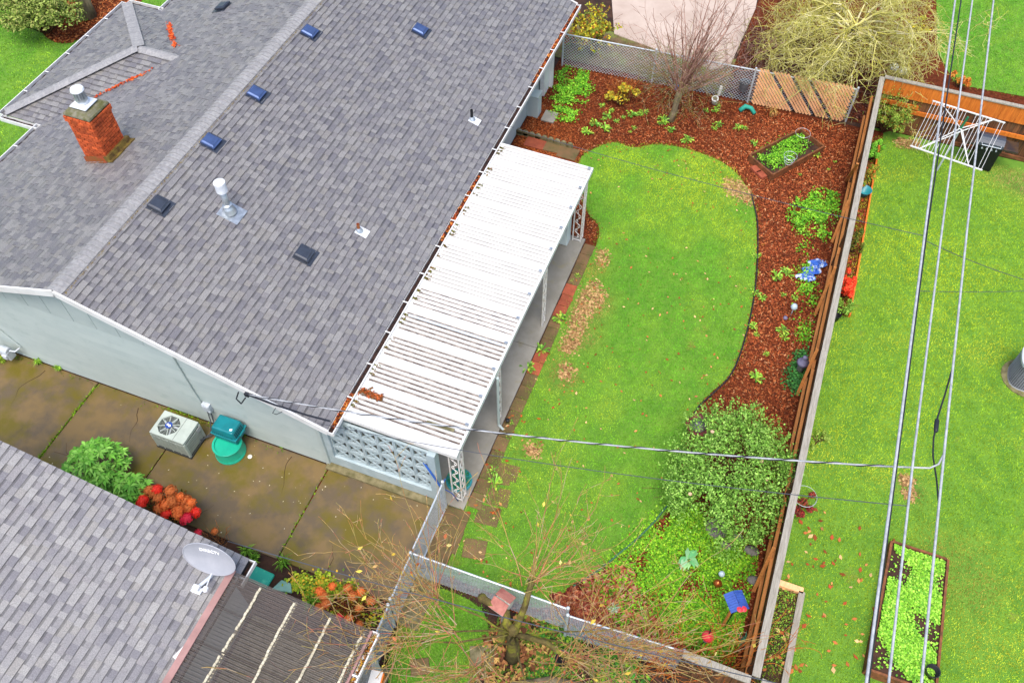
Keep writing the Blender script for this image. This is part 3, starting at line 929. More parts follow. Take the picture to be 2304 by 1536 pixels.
# roof vents
def roof_frame(x, y, left=False):
    s = 1 if not left else -1
    return Matrix.Translation((x, y, rz_at(x))) @ Matrix.Rotation(s * th, 4, 'Y')
vm = MB(); vm.box((.02, 0, .075), (.36, .34, .05), col=None)
vm.add([(-.15, -.15, .10), (.17, -.15, .10), (.17, .15, .10), (-.15, .15, .10), (-.12, -.12, .125), (.14, -.12, .125), (.14, .12, .125), (-.12, .12, .125)],
       [(4, 5, 6, 7), (0, 1, 5, 4), (1, 2, 6, 5), (2, 3, 7, 6), (3, 0, 4, 7)])
vm.box((.0, 0, .03), (.26, .26, .07))
fl = MB(); fl.box((.06, .02, .028), (.46, .46, .008))
vmes = [vm.mesh('roof_vent', 'vent_sky_sheen'), vm.mesh('roof_vent', 'vent_black')]; fle = fl.mesh('flashing', 'vent_black')
for (x, y, l) in ((-12.23, 17.03, 0), (-10.06, 19.11, 0), (-12.23, 14.32, 0), (-12.29, 12.38, 0), (-12.25, 10.2, 0), (-9.19, 10.81, 0), (-15.93, 18.38, 1)):
    if l: M = Matrix.Translation((x, y, rz_at(x))) @ Matrix.Rotation(-th, 4, 'Y') @ rotz(PI)
    else: M = roof_frame(x, y)
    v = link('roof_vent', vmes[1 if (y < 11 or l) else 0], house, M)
    link('flashing', fle, v, M)
# flue with storm collar
fx, fy = -10.99, 10.92
fz = rz_at(fx)
b = MB(); b.lathe([(.075, -.05), (.075, .72)], (fx, fy, fz), 18); fp = b.build('flue_pipe', 'metal_galv', house, smooth=True)
b = MB(); b.lathe([(.11, .64), (.125, .66), (.125, .84), (.13, .86), (.13, .92), (.05, .95)], (fx, fy, fz), 22); b.build('flue_cap', 'metal_white', fp)
b = MB(); b.lathe([(.17, .02), (.13, .14), (.085, .22), (.11, .23), (.11, .25), (.076, .27)], (fx, fy, fz), 20)
b.build('storm_collar', 'metal_galv', fp)
b = MB(); b.box((0, 0, 0), (.52, .46, .008)); b.build('flashing', 'metal_galv', fp, M=roof_frame(fx + .05, fy) @ TR(0, 0, .03))
for x, y, m, h in ((-7.65, 17.05, 'pipe_black', .34), (-8.47, 12.12, 'flashing_rust', .24)):
    z = rz_at(x)
    b = MB(); b.lathe([(.038, -.05), (.038, h), (.030, h), (.030, h - .1)], (x, y, z), 14); vp = b.build('vent_pipe', m, house)
    b = MB(); b.lathe([(.10, .02), (.05, .10), (.042, .11)], (x, y, z), 14, cap=False); b.build('boot', 'metal_galv', vp)
    b = MB(); b.box((0, 0, 0), (.30, .24, .008)); b.build('flashing', 'metal_white', vp, M=roof_frame(x + .07, y) @ TR(0, 0, .03))
# conduits, boxes and brackets on the gable wall
b = MB(); b.tube([(-10.64, GY - .03, 2.78), (-10.63, GY - .035, 2.4), (-10.56, GY - .035, 1.4), (-10.50, GY - .035, .85), (-10.40, GY - .04, .45), (-10.32, GY - .10, .2)], .022, 8)
b.build('conduit', 'wall_paint', house)
mat('box_grey', 'c9cfd6', 'aeb6be', 8, rough=.45)
b = MB(); b.box((-10.36, GY - .05, .86), (.20, .10, .26)); b.box((-10.36, GY - .108, .87), (.16, .02, .20)); b.box((-10.28, GY - .11, .78), (.05, .03, .06))
bx = b.build('disconnect_box', 'box_grey', house, bevel=.006)
b = MB(); b.tube([(-10.30, GY - .06, .74), (-10.28, GY - .12, .5), (-10.22, GY - .22, .25), (-10.30, GY - .35, .1), (-10.42, 7.0, .2)], .016, 6)
b.tube([(-10.40, GY - .06, .74), (-10.36, GY - .14, .4), (-10.34, GY - .3, .12), (-10.43, 6.95, .12)], .014, 6)
b.build('cable', 'cable', house)
b = MB(); b.tube([(-16.6, GY - .02, 1.7), (-16.2, GY - .025, 1.1), (-15.82, GY - .03, .52)], .018, 6); b.build('conduit', 'wall_paint', house)
# gas meter at the left
gm = thing('gas_meter', 'grey gas meter with pipes low on the pale wall', 'meter', (-16.05, 7.35, 0))
b = MB(); b.box((-16.1, 7.34, .38), (.26, .20, .28)); b.lathe([(.10, -.12), (.10, .12)], (-16.1, 7.34, .52), 14, Matrix.Rotation(PI / 2, 3, 'Y')); b.box((-16.06, 7.22, .40), (.14, .06, .14))
b.build('meter_body', 'box_grey', gm, bevel=.02)
b = MB(); b.tube([(-15.8, 7.52, .52), (-15.85, 7.40, .50), (-15.98, 7.36, .52)], .022, 8); b.tube([(-16.22, 7.36, .55), (-16.45, 7.42, .6), (-16.5, 7.44, .0)], .022, 8)
b.lathe([(.07, -.03), (.09, 0), (.07, .03)], (-16.42, 7.38, .5), 12, Matrix.Rotation(PI / 2, 3, 'X')); b.build('pipe', 'box_grey', gm)
b = MB(); b.box((-7.24, 20.9, .38), (.36, .34, .76)); b.box((-7.24, 20.9, .78), (.40, .38, .03)); b.build('meter_cabinet', 'wall_paint', house)
b = MB(); b.box((-7.30, 22.1, 1.1), (.14, .6, 2.2)); b.box((-7.18, 22.35, 1.05), (.10, .1, 2.1)); b.build('pilaster', 'trim_white', house)
b = MB(); b.box((-6.72, 20.9, .03), (.42, .5, .06)); o = b.build('splash_block', 'concrete', bevel=.01); tag(o, 'pale concrete splash block on the mulch by the house wall', 'splash block')

# ------------------------------------------------------------------ patio cover
PX0, PX1, PY0, PY1 = -6.69, -4.19, 7.74, 16.72
pc = thing('patio_cover', 'white ribbed metal patio cover on scrolled iron posts beside the grey house', 'patio cover', (-5.4, 12.2, .06))
npan = 12
wpan = (PY1 - PY0) / npan
def pz(x): return 2.30 - .05 * (x - PX0) / (PX1 - PX0)
prof = [(0, 0), (.01, .017), (.245, .017), (.255, 0), (.29, 0), (.30, .017), (.36, .017), (.37, 0), (.405, 0), (.415, .017), (.475, .017), (.485, 0), (.52, 0), (.53, .017), (.59, .017), (.60, 0), (.635, 0), (.645, .017), (.705, .017), (.715, .0), (.748, .0)]
def pan(dirty):
    b = MB()
    for (a, za), (e, ze_) in zip(prof[:-1], prof[1:]):
        b.quad((PX0 + .0, a, za), (PX1, a, za - .05), (PX1, e, ze_ - .05), (PX0, e, ze_))
    return b.mesh('roof_panel', 'panel_dirty' if dirty else 'panel_white')
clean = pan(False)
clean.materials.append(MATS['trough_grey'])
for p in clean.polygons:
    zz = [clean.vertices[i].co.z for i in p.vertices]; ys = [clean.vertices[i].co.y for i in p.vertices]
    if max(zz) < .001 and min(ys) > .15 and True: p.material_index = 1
# dirt lies only in the troughs of the near sheets
def pan_dirty(amount):
    b = MB(); t = MB()
    me = pan(False)
    me.materials.append(MATS['trough_grey'])
    me.materials.append(MATS['panel_dirty'])
    for p in me.polygons:
        zz = [me.vertices[i].co.z for i in p.vertices]
        ys = [me.vertices[i].co.y for i in p.vertices]
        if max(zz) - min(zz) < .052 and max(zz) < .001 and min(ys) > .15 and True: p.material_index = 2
        elif max(zz) < .018 and max(zz) > .015 and (max(ys) - min(ys)) < .02 and amount > 1: p.material_index = 1
    return me
d1, d2 = pan_dirty(1), pan_dirty(2)
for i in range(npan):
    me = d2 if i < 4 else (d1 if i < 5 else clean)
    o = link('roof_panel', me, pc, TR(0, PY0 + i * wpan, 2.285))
    cb = MB(); cb.box((PX1 - .035, PY0 + i * wpan + .715, 2.31), (.07, .05, .05)); cb.build('panel_clip', 'metal_galv', o)
b = MB(); b.bar((PX1 + .03, PY0 - .02, 2.235), (PX1 + .03, PY1 + .02, 2.235), .05, .13); b.build('front_fascia', 'trim_white', pc)
for y in (PY0 - .03, PY1 + .02):
    b = MB(); b.bar((PX0, y, 2.285), (PX1 + .055, y, 2.235), .05, .11); b.build('end_fascia', 'trim_white', pc)
b = MB(); b.bar((PX1 - .10, PY0 + .05, 2.17), (PX1 - .10, PY1 - .05, 2.17), .09, .13); b.build('beam', 'trim_white', pc)
b = MB(); b.bar((PX0 + .02, PY0, 2.24), (PX0 + .02, PY1, 2.24), .06, .10); b.build('ledger', 'trim_white', pc)
# scrolled iron posts
def scroll(b, base, ax, z0, z1, r=.011):
    """S-scrolls between two bars; ax: unit vector across"""
    base, ax = Vector(base), Vector(ax)
    n = 5
    h = (z1 - z0) / n
    for k in range(n):
        pts = []
        for i in range(15):
            t = i / 14
            a = t * 2 * PI
            pts.append(base + ax * (.075 * _s(a) * (1 - .25 * abs(2 * t - 1))) + Vector((0, 0, z0 + (k + t) * h)))
        b.tube(pts, r, 5)
        for c, s in ((.28, 1), (.72, -1)):
            pts = [base + ax * (s * (.035 + .028 * _c(a))) + Vector((0, 0, z0 + (k + c) * h + .05 * _s(a))) for a in np.linspace(0, 5.2, 12)]
            b.tube(pts, r * .8, 5)
for (y, dbl) in ((7.80, 1), (9.97, 0), (13.05, 0), (16.18, 1)):
    p = MB()
    x = -4.16
    z1 = 2.12
    p.bar((x, y, .06), (x, y, z1), .028, .028, (1, 0, 0)); p.bar((x, y + .20, .06), (x, y + .20, z1), .028, .028, (1, 0, 0))
    if dbl: p.bar((x - .22, y, .06), (x - .22, y, z1), .028, .028, (1, 0, 0))
    for z in (.12, 2.05):
        p.bar((x, y, z), (x, y + .2, z), .02, .02)
        if dbl: p.bar((x, y, z), (x - .22, y, z), .02, .02)
    po = p.build('post', 'iron_white', pc)
    s = MB(); scroll(s, (x, y + .10, 0), (0, 1, 0), .2, 2.0)
    if dbl: scroll(s, (x - .11, y, 0), (1, 0, 0), .2, 2.0)
    s.build('scroll', 'iron_white', po)
b = MB(); b.tube([(-4.10, 9.86, 2.15), (-4.10, 9.86, .2), (-3.98, 9.84, .08)], .032, 8); b.build('downspout', 'wall_paint', pc)
# things lying on the cover
b = MB(); b.tube([(-6.55, 10.62, 2.345), (-5.4, 10.62, 2.322), (-4.30, 10.62, 2.30)], .028, 8); o = b.build('drain_pipe', 'box_grey'); tag(o, 'long grey pipe lying in a trough of the white patio cover', 'pipe')
b = MB(); b.box((-4.72, 8.22, 2.32), (.62, .07, .02), rotz(.02).to_3x3()); o = b.build('metal_strip', 'concrete_old'); tag(o, 'short weathered grey strip on the near end of the patio cover', 'strip')
P = np.column_stack([NR.uniform(PX0 + .02, PX0 + .55, 150), NR.normal(8.42, .05, 150)])
o = chips('cover_leaves', P, .06, pick(['b05a30', '8a4424', '6a4a2a'], 150), 'chip', 2.31, tilt=.5); tag(o, 'orange leaves caught on the near end of the patio cover', 'leaves', kind='stuff')
mossP = []
for i in range(npan):
    for a in (.30, .41, .53, .65):
        if U(0, 1) < .75:
            n = RN.randint(6, 40)
            mossP.append(np.column_stack([PX0 + np.abs(NR.normal(.03, .05, n)), PY0 + i * wpan + a + NR.normal(0, .012, n)]))
P = np.concatenate(mossP)
o = chips('moss_tufts', P, .035, pick(['6a6a24', '4a4a1c', '7a5a34'], len(P)), 'chip', 2.30, tilt=.5); tag(o, 'tufts of moss in the troughs along the house side of the patio cover', 'moss', kind='stuff')
mat('cabinet', 'd3dfdc', 'c2cfcc', 3, rough=.5)
b = MB(); b.box((-4.62, 16.05, .55), (.34, .30, .98)); b.box((-4.62, 16.05, 1.06), (.38, .34, .05)); o = b.build('garden_cabinet', 'cabinet', bevel=.03); tag(o, 'pale green cabinet standing at the far end of the patio slab', 'cabinet')

# ------------------------------------------------------------------ breeze block screen
bw = thing('breeze_block_wall', 'pale blue pierced breeze block screen closing the near end of the patio', 'wall', (-6.0, 7.68, 0))
b = MB(); b.box((-6.0, 7.70, .22), (2.70, .16, .44)); b.build('base_course', 'block_paint', bw)
b = MB(); b.box((-7.28, 7.70, 1.27), (.16, .17, 1.66)); b.build('end_pier', 'block_paint', bw)
b = MB(); b.box((-4.70, 7.70, 1.27), (.18, .19, 1.66)); b.build('end_pier', 'block_paint', bw)
m = MB()
S = .40; hs = S / 2; t = .030; dpt = .05
for x0, z0, x1, z1 in ((-hs, -hs + t / 2, hs, -hs + t / 2), (-hs, hs - t / 2, hs, hs - t / 2)):
    m.bar((x0, 0, z0), (x1, 0, z1), dpt, t)
for x0 in (-hs + t / 2, hs - t / 2):
    m.bar((x0, 0, -hs + t), (x0, 0, hs - t), dpt, t, (1, 0, 0))
m.bar((-hs + .03, .003, -hs + .03), (hs - .03, .003, hs - .03), dpt - .008, .026)
m.bar((-hs + .03, -.003, hs - .03), (hs - .03, -.003, -hs + .03), dpt - .012, .026)
for q in (1, 3):
    a0 = q * PI / 2
    pts = []
    for i in range(8):
        t_ = -1 + 2 * i / 7
        rr = .145 - .055 * t_ * t_ * 0
        pts.append((a0 + t_ * .62, .12 + .035 * (1 - t_ * t_)))
    for (a1, r1), (a2, r2) in zip(pts[:-1], pts[1:]):
        m.bar((r1 * _c(a1), -.006, r1 * _s(a1)), (r2 * _c(a2), -.006, r2 * _s(a2)), dpt - .02, .016, (0, 0, 1))
bme = m.mesh('breeze_block', 'block_paint')
for i in range(6):
    for k in range(4):
        link('breeze_block', bme, bw, TR(-7.195 + .2 + i * .405 , 7.70, .44 + .203 + k * .41))
mat('shade_dark', '6f7470', rough=.9)
# ------------------------------------------------------------------ near house (lower left)
BX, BZ, BS, BY = -6.82, 2.50, .264, 4.25
nh = thing('near_house', 'closer house seen from above with a light grey shingle roof and satellite dish', 'house', (-10, 1, 0))
def bz(x): return BZ + BS * (BX - x)
BL = math.sqrt(1 + BS * BS)
b = MB(); b.box((-11, .3, 1.2), (7.4, 7.4, 2.38)); b.build('wall', 'wall_paint', nh)
b = MB(); b.add([(BX, -3, BZ), (BX, BY, BZ), (-14.5, BY, bz(-14.5)), (-14.5, -3, bz(-14.5)), (BX, -3, BZ - .1), (BX, BY, BZ - .1), (-14.5, BY, bz(-14.5) - .1), (-14.5, -3, bz(-14.5) - .1)],
                [(0, 1, 2, 3), (7, 6, 5, 4), (1, 5, 6, 2), (0, 4, 5, 1)])
nroof = b.build('roof', 'underlay', nh)
PALETTE_A = list(PALETTE)
PALETTE[:] = ['a4a19d', '9c9997', '949190', '8a8789', '827f82', '9e9a94', 'a9a6a1', '979392']
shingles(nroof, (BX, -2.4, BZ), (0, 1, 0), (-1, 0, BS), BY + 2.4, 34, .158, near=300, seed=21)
PALETTE[:] = PALETTE_A
b = MB(); b.bar((BX, BY - .04, BZ - .16), (-14.5, BY - .04, bz(-14.5) - .16), .04, .12); b.build('rake_board', 'wood_gray', nh)
# gutter end
gy0, gy1 = 3.86, BY + .0
b = MB(); b.bar((BX + .125, gy0 - .1, BZ - .03), (BX + .125, gy1, BZ - .03), .025, .11); b.bar((BX, gy1 - .012, BZ - .05), (BX + .135, gy1 - .012, BZ - .05), .02, .12); b.bar((BX + .06, gy0 - .1, BZ - .11), (BX + .06, gy1, BZ - .11), .13, .012)
b.bar((BX, gy0 + .03, BZ), (BX + .125, gy0 + .03, BZ), .03, .01)
g = b.build('gutter', 'trim_white', nh)
b = MB(); b.quad((BX, gy0 - .1, BZ - .09), (BX + .11, gy0 - .1, BZ - .09), (BX + .11, gy1 - .02, BZ - .09), (BX, gy1 - .02, BZ - .09)); b.build('debris', 'gutter_dark', g)
b = MB(); b.bar((BX - .22, 2.2, bz(BX - .22) + .06), (BX - .10, 2.62, bz(BX - .16) + .05), .10, .01); b.bar((BX - .17, 3.3, bz(BX - .17) + .035), (BX - .12, 3.62, bz(BX - .12) + .035), .03, .01)
b.build('flashing_strip', 'trim_white', nh)
P = np.column_stack([NR.normal(BX - .10, .03, 240), NR.choice([2.25, 2.4, 3.35, 3.5, 3.7], 240) + NR.normal(0, .07, 240)])
o = chips('leaf_litter', P, .06, pick(['5a3a24', '7a4a2a', '3a2a1c', 'a0703a'], 240), 'chip', BZ + .04, parent=nroof, tilt=.6); o['kind'] = 'stuff'
P = np.column_stack([NR.uniform(-7.2, -6.9, 260), NR.uniform(2.8, 3.9, 260)])
o = chips('moss', P, .03, pick(['6a6a34', '7a7048'], 260), 'chip', BZ + .06, parent=nroof); o['kind'] = 'stuff'

# corrugated smoked plastic roof
pr = thing('corrugated_roof', 'smoky translucent corrugated patio roof with cream battens beside the closer house', 'patio roof', (-5.5, 2.2, 0))
def smoke():
    m = bpy.data.materials.new('smoked_plastic'); m.use_nodes = True
    b = m.node_tree.nodes['Principled BSDF']
    b.inputs['Base Color'].default_value = (*C('5c5450'), 1); b.inputs['Roughness'].default_value = .26
    b.inputs['Alpha'].default_value = .68; b.inputs['Specular IOR Level'].default_value = .5
    MATS['smoked'] = m
smoke()
CX0, CX1, CY1 = -6.90, -4.17, 3.90
def cz(x): return 2.66 - .30 * (x - CX0) / (CX1 - CX0)
per = .068
def corr(ncor):
    V, F = [], []
    k = 0
    for j in range(ncor * 6 + 1):
        y = -j * per / 6; dz = .023 * math.cos(2 * PI * j / 6)
        V += [(CX0, y, cz(CX0) + dz), (CX1, y, cz(CX1) + dz)]
        if j: F.append((2 * j - 2, 2 * j - 1, 2 * j + 1, 2 * j))
    return fm(None, V, F, 'smoked', smooth=True)
sh_me = corr(10)
for i in range(7):
    link('corrugated_sheet', sh_me, pr, TR(0, CY1 - i * (10 * per - .03), .004 * (i % 2)))
mat('batten', 'd2cab0', 'b4aa90', 8, rough=.7)
for x in (-6.32, -5.61, -4.93, -4.27):
    b = MB(); b.bar((x, CY1 - .05, cz(x) - .045), (x, -1, cz(x) - .045), .05, .06); bt = b.build('batten', 'batten', pr)
    st = MB()
    j = 0
    y = CY1 - .12
    while y > .6:
        if U(0, 1) < .97:
            st.box((x + .02 * _s(y * 2.3 + x * 5) + U(-.008, .008), y, cz(x) + .028), (.042, .062, .012))
        y -= per
    st.build('closure_strip', 'batten', bt)
b = MB(); b.bar((CX0 - .02, CY1 + .02, cz(CX0) + .02), (CX0 - .02, -1.5, cz(CX0) + .02), .13, .022); mat('flash_pink', 'a8807a', '94706a', 4, rough=.6); b.build('wall_flashing', 'flash_pink', pr)
b = MB(); b.bar((CX1 + .01, CY1, cz(CX1) - .02), (CX1 + .01, -1, cz(CX1) - .02), .05, .05); b.build('edge_trim', 'flash_pink', pr)
b = MB(); b.bar((CX1 + .15, CY1, cz(CX1) - .06), (CX1 + .15, -1, cz(CX1) - .06), .026, .12); b.bar((CX1 + .09, CY1, cz(CX1) - .12), (CX1 + .09, -1, cz(CX1) - .12), .13, .012); b.bar((CX1 + .02, CY1, cz(CX1) - .06), (CX1 + .16, CY1, cz(CX1) - .06), .02, .12); b.bar((CX1 + .02, 3.1, cz(CX1) - .005), (CX1 + .16, 3.1, cz(CX1) - .005), .03, .01)
g = b.build('gutter', 'trim_white', pr)
P = np.column_stack([CX1 + NR.uniform(.04, .13, 420), NR.uniform(1.5, CY1 - .03, 420)])
o = chips('leaf_litter', P, .06, pick(['5a4630', 'b0702a', '3a2c20', 'c89a3a', '8a5a30'], 420), 'chip', cz(CX1) - .11, parent=g, tilt=.5); o['kind'] = 'stuff'
for x, y in ((-4.25, 3.75), (-4.25, .6)):
    b = MB(); b.box((x, y, 1.13), (.1, .1, 2.2)); b.build('post', 'trim_white', pr)
b = MB(); b.prism(rect(-7.2, -1.5, -4.05, 3.9), -.02, .05); o = b.build('patio_floor', 'concrete_old'); o['kind'] = 'structure'
mat('chair_red', 'b8433c', rough=.5)
lc = thing('lawn_chair', 'blurred red chair under the translucent corrugated roof', 'chair', (-4.75, 2.75, .05))
b = MB(); b.box((-4.75, 2.75, .46), (.52, .5, .06)); b.build('seat', 'chair_red', lc, bevel=.02)
b = MB(); b.box((-4.75, 2.48, .78), (.52, .06, .55)); b.build('backrest', 'chair_red', lc, bevel=.02)
for sx in (-.22, .22):
    for sy in (-.2, .2):
        b = MB(); b.bar((-4.75 + sx, 2.75 + sy, .05), (-4.75 + sx, 2.75 + sy, .44), .04, .04, (1, 0, 0)); b.build('leg', 'chair_red', lc)
# white panel and orange deck boards at the lower gutter
wp = thing('deck_rail', 'white rail panel and orange boards below the lower gutter', 'rail', (-3.95, 2.9, 0))
b = MB(); b.bar((-4.02, 3.55, 1.25), (-3.72, 1.6, 1.25), .22, .05); b.build('panel', 'trim_white', wp)
b = MB(); b.bar((-3.90, 3.55, 1.15), (-3.60, 1.6, 1.15), .03, .2); b.build('edge_board', 'wood_orange', wp)
b = MB(); b.bar((-4.0, 3.5, .0), (-4.0, 3.5, 1.2), .08, .08, (1, 0, 0)); b.build('post', 'wood_orange', wp)
for k in range(3):
    b = MB(); b.bar((-4.10 + k * .02, 3.2 - k * .16, .75), (-3.80, 1.4 - k * .16, .75), .13, .03); b.build('board', 'wood_orange', wp)

# satellite dish
dish = thing('satellite_dish', 'light grey oval satellite dish with white lettering on the closer roof', 'satellite dish', (-7.29, 3.32, 2.63))
mat('dish_grey', 'a6a7ad', '9a9ca3', 3, rough=.4)
mat('letter_white', 'ffffff', rough=.4)
cen = Vector(G(470, 1258, 3.22))
tocam = (cam.location - cen).normalized()
wax = Vector((.985, .12, 0)).normalized()
hz_dir = Vector((tocam.x, tocam.y, 0)).normalized()
nrm = (hz_dir * _c(math.radians(12)) + Vector((0, 0, 1)) * _s(math.radians(12)))
nrm = (nrm - wax * nrm.dot(wax)).normalized()
hax = nrm.cross(wax).normalized()
DM = Matrix((wax, hax, nrm)).transposed().to_4x4(); DM.translation = cen
b = MB()
a_, b_ = .50, .375
V, Fc = [(0, 0, -.075)], []
NRG, NSG = 8, 40
for i in range(1, NRG + 1):
    rr = i / NRG
    for j in range(NSG):
        t = 2 * PI * j / NSG
        V.append((a_ * rr * _c(t), b_ * rr * _s(t), -.075 * (1 - rr * rr)))
for j in range(NSG): Fc.append((0, 1 + j, 1 + (j + 1) % NSG))
for i in range(NRG - 1):
    for j in range(NSG):
        j2 = (j + 1) % NSG
        Fc.append((1 + i * NSG + j, 1 + (i + 1) * NSG + j, 1 + (i + 1) * NSG + j2, 1 + i * NSG + j2))
n0 = len(V)
V2 = [(x, y, z - .012) for x, y, z in V]
b.add(V, Fc); b.add(V2, [tuple(reversed(f)) for f in Fc])
refl = b.build('reflector', 'dish_grey', dish, smooth=True, M=DM)
b = MB(); b.tube([(a_ * _c(2 * PI * j / 48), b_ * _s(2 * PI * j / 48), -.002) for j in range(48)], .011, 6, closed=True); b.build('rim', 'dish_grey', refl, smooth=True, M=DM)
tcu = bpy.data.curves.new('lettering', 'FONT'); tcu.body = 'DIRECTV'; tcu.size = .088; tcu.align_x = 'CENTER'; tcu.align_y = 'CENTER'; tcu.extrude = .002; tcu.offset = .003; tcu.space_character = 1.12
to = bpy.data.objects.new('lettering_tmp', tcu); COL.objects.link(to)
bpy.context.view_layer.update()
tme = bpy.data.meshes.new_from_object(to.evaluated_get(bpy.context.evaluated_depsgraph_get()))
bpy.data.objects.remove(to, do_unlink=True)
for vv in tme.vertices:
    x, y = vv.co.x, vv.co.y * 1.35 + .15
    vv.co.z += -.075 * (1 - (x / a_) ** 2 - (y / b_) ** 2) + .006
    vv.co.y = y
tme.materials.clear(); tme.materials.append(MATS['letter_white'])
link('lettering', tme, refl, DM)
foot = Vector((-7.32, 3.36, bz(-7.32) + .02))
back = cen - nrm * .12
under = cen - hax * .43 - nrm * .06
b = MB(); b.tube([foot + Vector((0, 0, .02)), foot + Vector((.005, .01, .10)), foot.lerp(under, .7), under, back], .034, 10); b.build('mast', 'box_grey', dish, smooth=True)
b = MB(); b.box(foot + Vector((0, 0, .03)), (.20, .12, .04)); b.box(foot + Vector((0, .02, .10)), (.12, .09, .10)); b.build('foot', 'metal_white', dish, bevel=.01)
arm = cen - hax * .37
lnb = arm + nrm * .30 - hax * .05 + wax * .05
b = MB(); b.tube([arm - nrm * .02, lnb], .012, 8); b.build('arm', 'metal_white', dish)
b = MB(); b.lathe([(.05, -.03), (.05, .03), (.03, .05)], lnb, 12, (Matrix((wax, hax, nrm)).transposed())); b.tube([lnb, lnb - hax * .05 + nrm * .02], .02, 8); b.build('receiver', 'metal_white', dish)

# ------------------------------------------------------------------ air conditioner by the wall
ac = thing('air_conditioner', 'grey green air conditioner with round fan grille on the mossy driveway', 'air conditioner', (-10.89, 6.89, .02))
mat('ac_paint', 'b9c3bb', 'a8b2aa', 3, rough=.5)
mat('ac_dark', '3a3d3c', rough=.6)
mat('blue_badge', '2a4a9a', rough=.4)
x0, x1, y0, y1, zt = -11.34, -10.44, 6.58, 7.2, .68
fcx, fcy, fr = -11.02, 6.89, .265
b = MB(); b.box(((x0 + x1) / 2, (y0 + y1) / 2, .05), (x1 - x0 + .04, y1 - y0 + .04, .06)); b.build('base_pan', 'ac_dark', ac)
b = MB(); b.box(((x0 + x1) / 2, (y0 + y1) / 2, .34), (x1 - x0 - .03, y1 - y0 - .03, .52)); b.build('coil', 'ac_dark', ac)
b = MB()
oct_ = [(fcx + fr * _c(PI / 8 + k * PI / 4), fcy + fr * _s(PI / 8 + k * PI / 4)) for k in range(8)]
outer = [(x0, y0), (x1, y0), (x1, y1), (x0, y1)]
# lid with an octagonal opening
rim_pts = []
def edge_hit(px, py):
    dx, dy = px - fcx, py - fcy
    s = min(((x1 - fcx) / dx if dx > 0 else (x0 - fcx) / dx) if abs(dx) > 1e-6 else 1e9, ((y1 - fcy) / dy if dy > 0 else (y0 - fcy) / dy) if abs(dy) > 1e-6 else 1e9)
    return (fcx + dx * s, fcy + dy * s)
hits = [edge_hit(*q) for q in oct_]
for k in range(8):
    a, e = oct_[k], oct_[(k + 1) % 8]; ha, he = hits[k], hits[(k + 1) % 8]
    b.quad((*a, zt), (*ha, zt), (*he, zt), (*e, zt))
    b.quad((*e, zt), (*e, zt - .04), (*a, zt - .04), (*a, zt))
    for cxx, cyy in outer:       # corners between hits
        if (abs(ha[0] - he[0]) > 1e-3 and abs(ha[1] - he[1]) > 1e-3) and ((abs(cxx - ha[0]) < 1e-6 and abs(cyy - he[1]) < 1e-6) or (abs(cyy - ha[1]) < 1e-6 and abs(cxx - he[0]) < 1e-6)):
            b.add([(*ha, zt), (cxx, cyy, zt), (*he, zt)], [(0, 1, 2)])
for (ax_, ay_), (bx_, by_) in zip(outer, outer[1:] + outer[:1]):
    b.quad((ax_, ay_, zt), (ax_, ay_, zt - .09), (bx_, by_, zt - .09), (bx_, by_, zt))
b.build('lid', 'ac_paint', ac)
b = MB(); b.bar((-10.73, y0 + .01, zt + .002), (-10.73, y1 - .01, zt + .002), .006, .004); b.build('lid_seam', 'ac_dark', ac)
b = MB()
for k in range(8):
    a = PI / 8 + k * PI / 4
    b.bar((fcx + .05 * _c(a), fcy + .05 * _s(a), zt + .002), (fcx + fr * _c(a), fcy + fr * _s(a), zt + .002), .014, .012)
for r in (.10, .13, .16, .19, .22):
    b.tube([(fcx + r * _c(2 * PI * j / 32), fcy + r * _s(2 * PI * j / 32), zt - .004) for j in range(32)], .003, 4, closed=True)
gr = b.build('fan_grille', 'ac_paint', ac)
b = MB(); b.lathe([(.085, 0), (.085, .015)], (fcx, fcy, zt), 20); b.build('badge', 'blue_badge', gr)
b = MB(); b.lathe([(.028, 0), (.028, .004)], (fcx - .025, fcy + .005, zt + .0155), 12); b.lathe([(.03, 0), (.03, .004)], (fcx + .03, fcy - .01, zt + .0155), 12); b.build('badge_print', 'letter_white', gr)
b = MB()
for k in range(5):
    a = k * 2 * PI / 5
    b.box((fcx + .13 * _c(a), fcy + .13 * _s(a), zt - .09), (.2, .12, .006), rotz(a).to_3x3() @ Matrix.Rotation(.4, 3, 'X'))
b.build('fan', 'box_grey', ac)
# side panels with louvres
for nm, cx_, cy_, w_, rot in (('side_panel', (x0 + x1) / 2, y0, x1 - x0, 0), ('side_panel', x1, (y0 + y1) / 2, y1 - y0, PI / 2), ('side_panel', x0, (y0 + y1) / 2, y1 - y0, -PI / 2), ('side_panel', (x0 + x1) / 2, y1, x1 - x0, PI)):
    m_ = MB()
    n = int(w_ / .035)
    for k in range(n):
        m_.box((-w_ / 2 + (k + .5) * w_ / n, .004, .335), (w_ / n * .62, .016, .42))
    for xx in (-w_ / 2 + .02, w_ / 2 - .02): m_.box((xx, 0, .335), (.04, .018, .51))
    if rot == 0:
        for xx in (-.22, .0, .22): m_.box((xx, -.006, .335), (.03, .014, .46))
    m_.build(nm, 'ac_paint', ac, M=TR(cx_, cy_, 0) @ rotz(rot))
b = MB(); b.box((x1 + .016, 7.10, .5), (.006, .13, .14)); mat('label_print', 'dcdcdc', '8a8a8a', 60, rough=.5); b.build('sticker', 'label_print', ac)

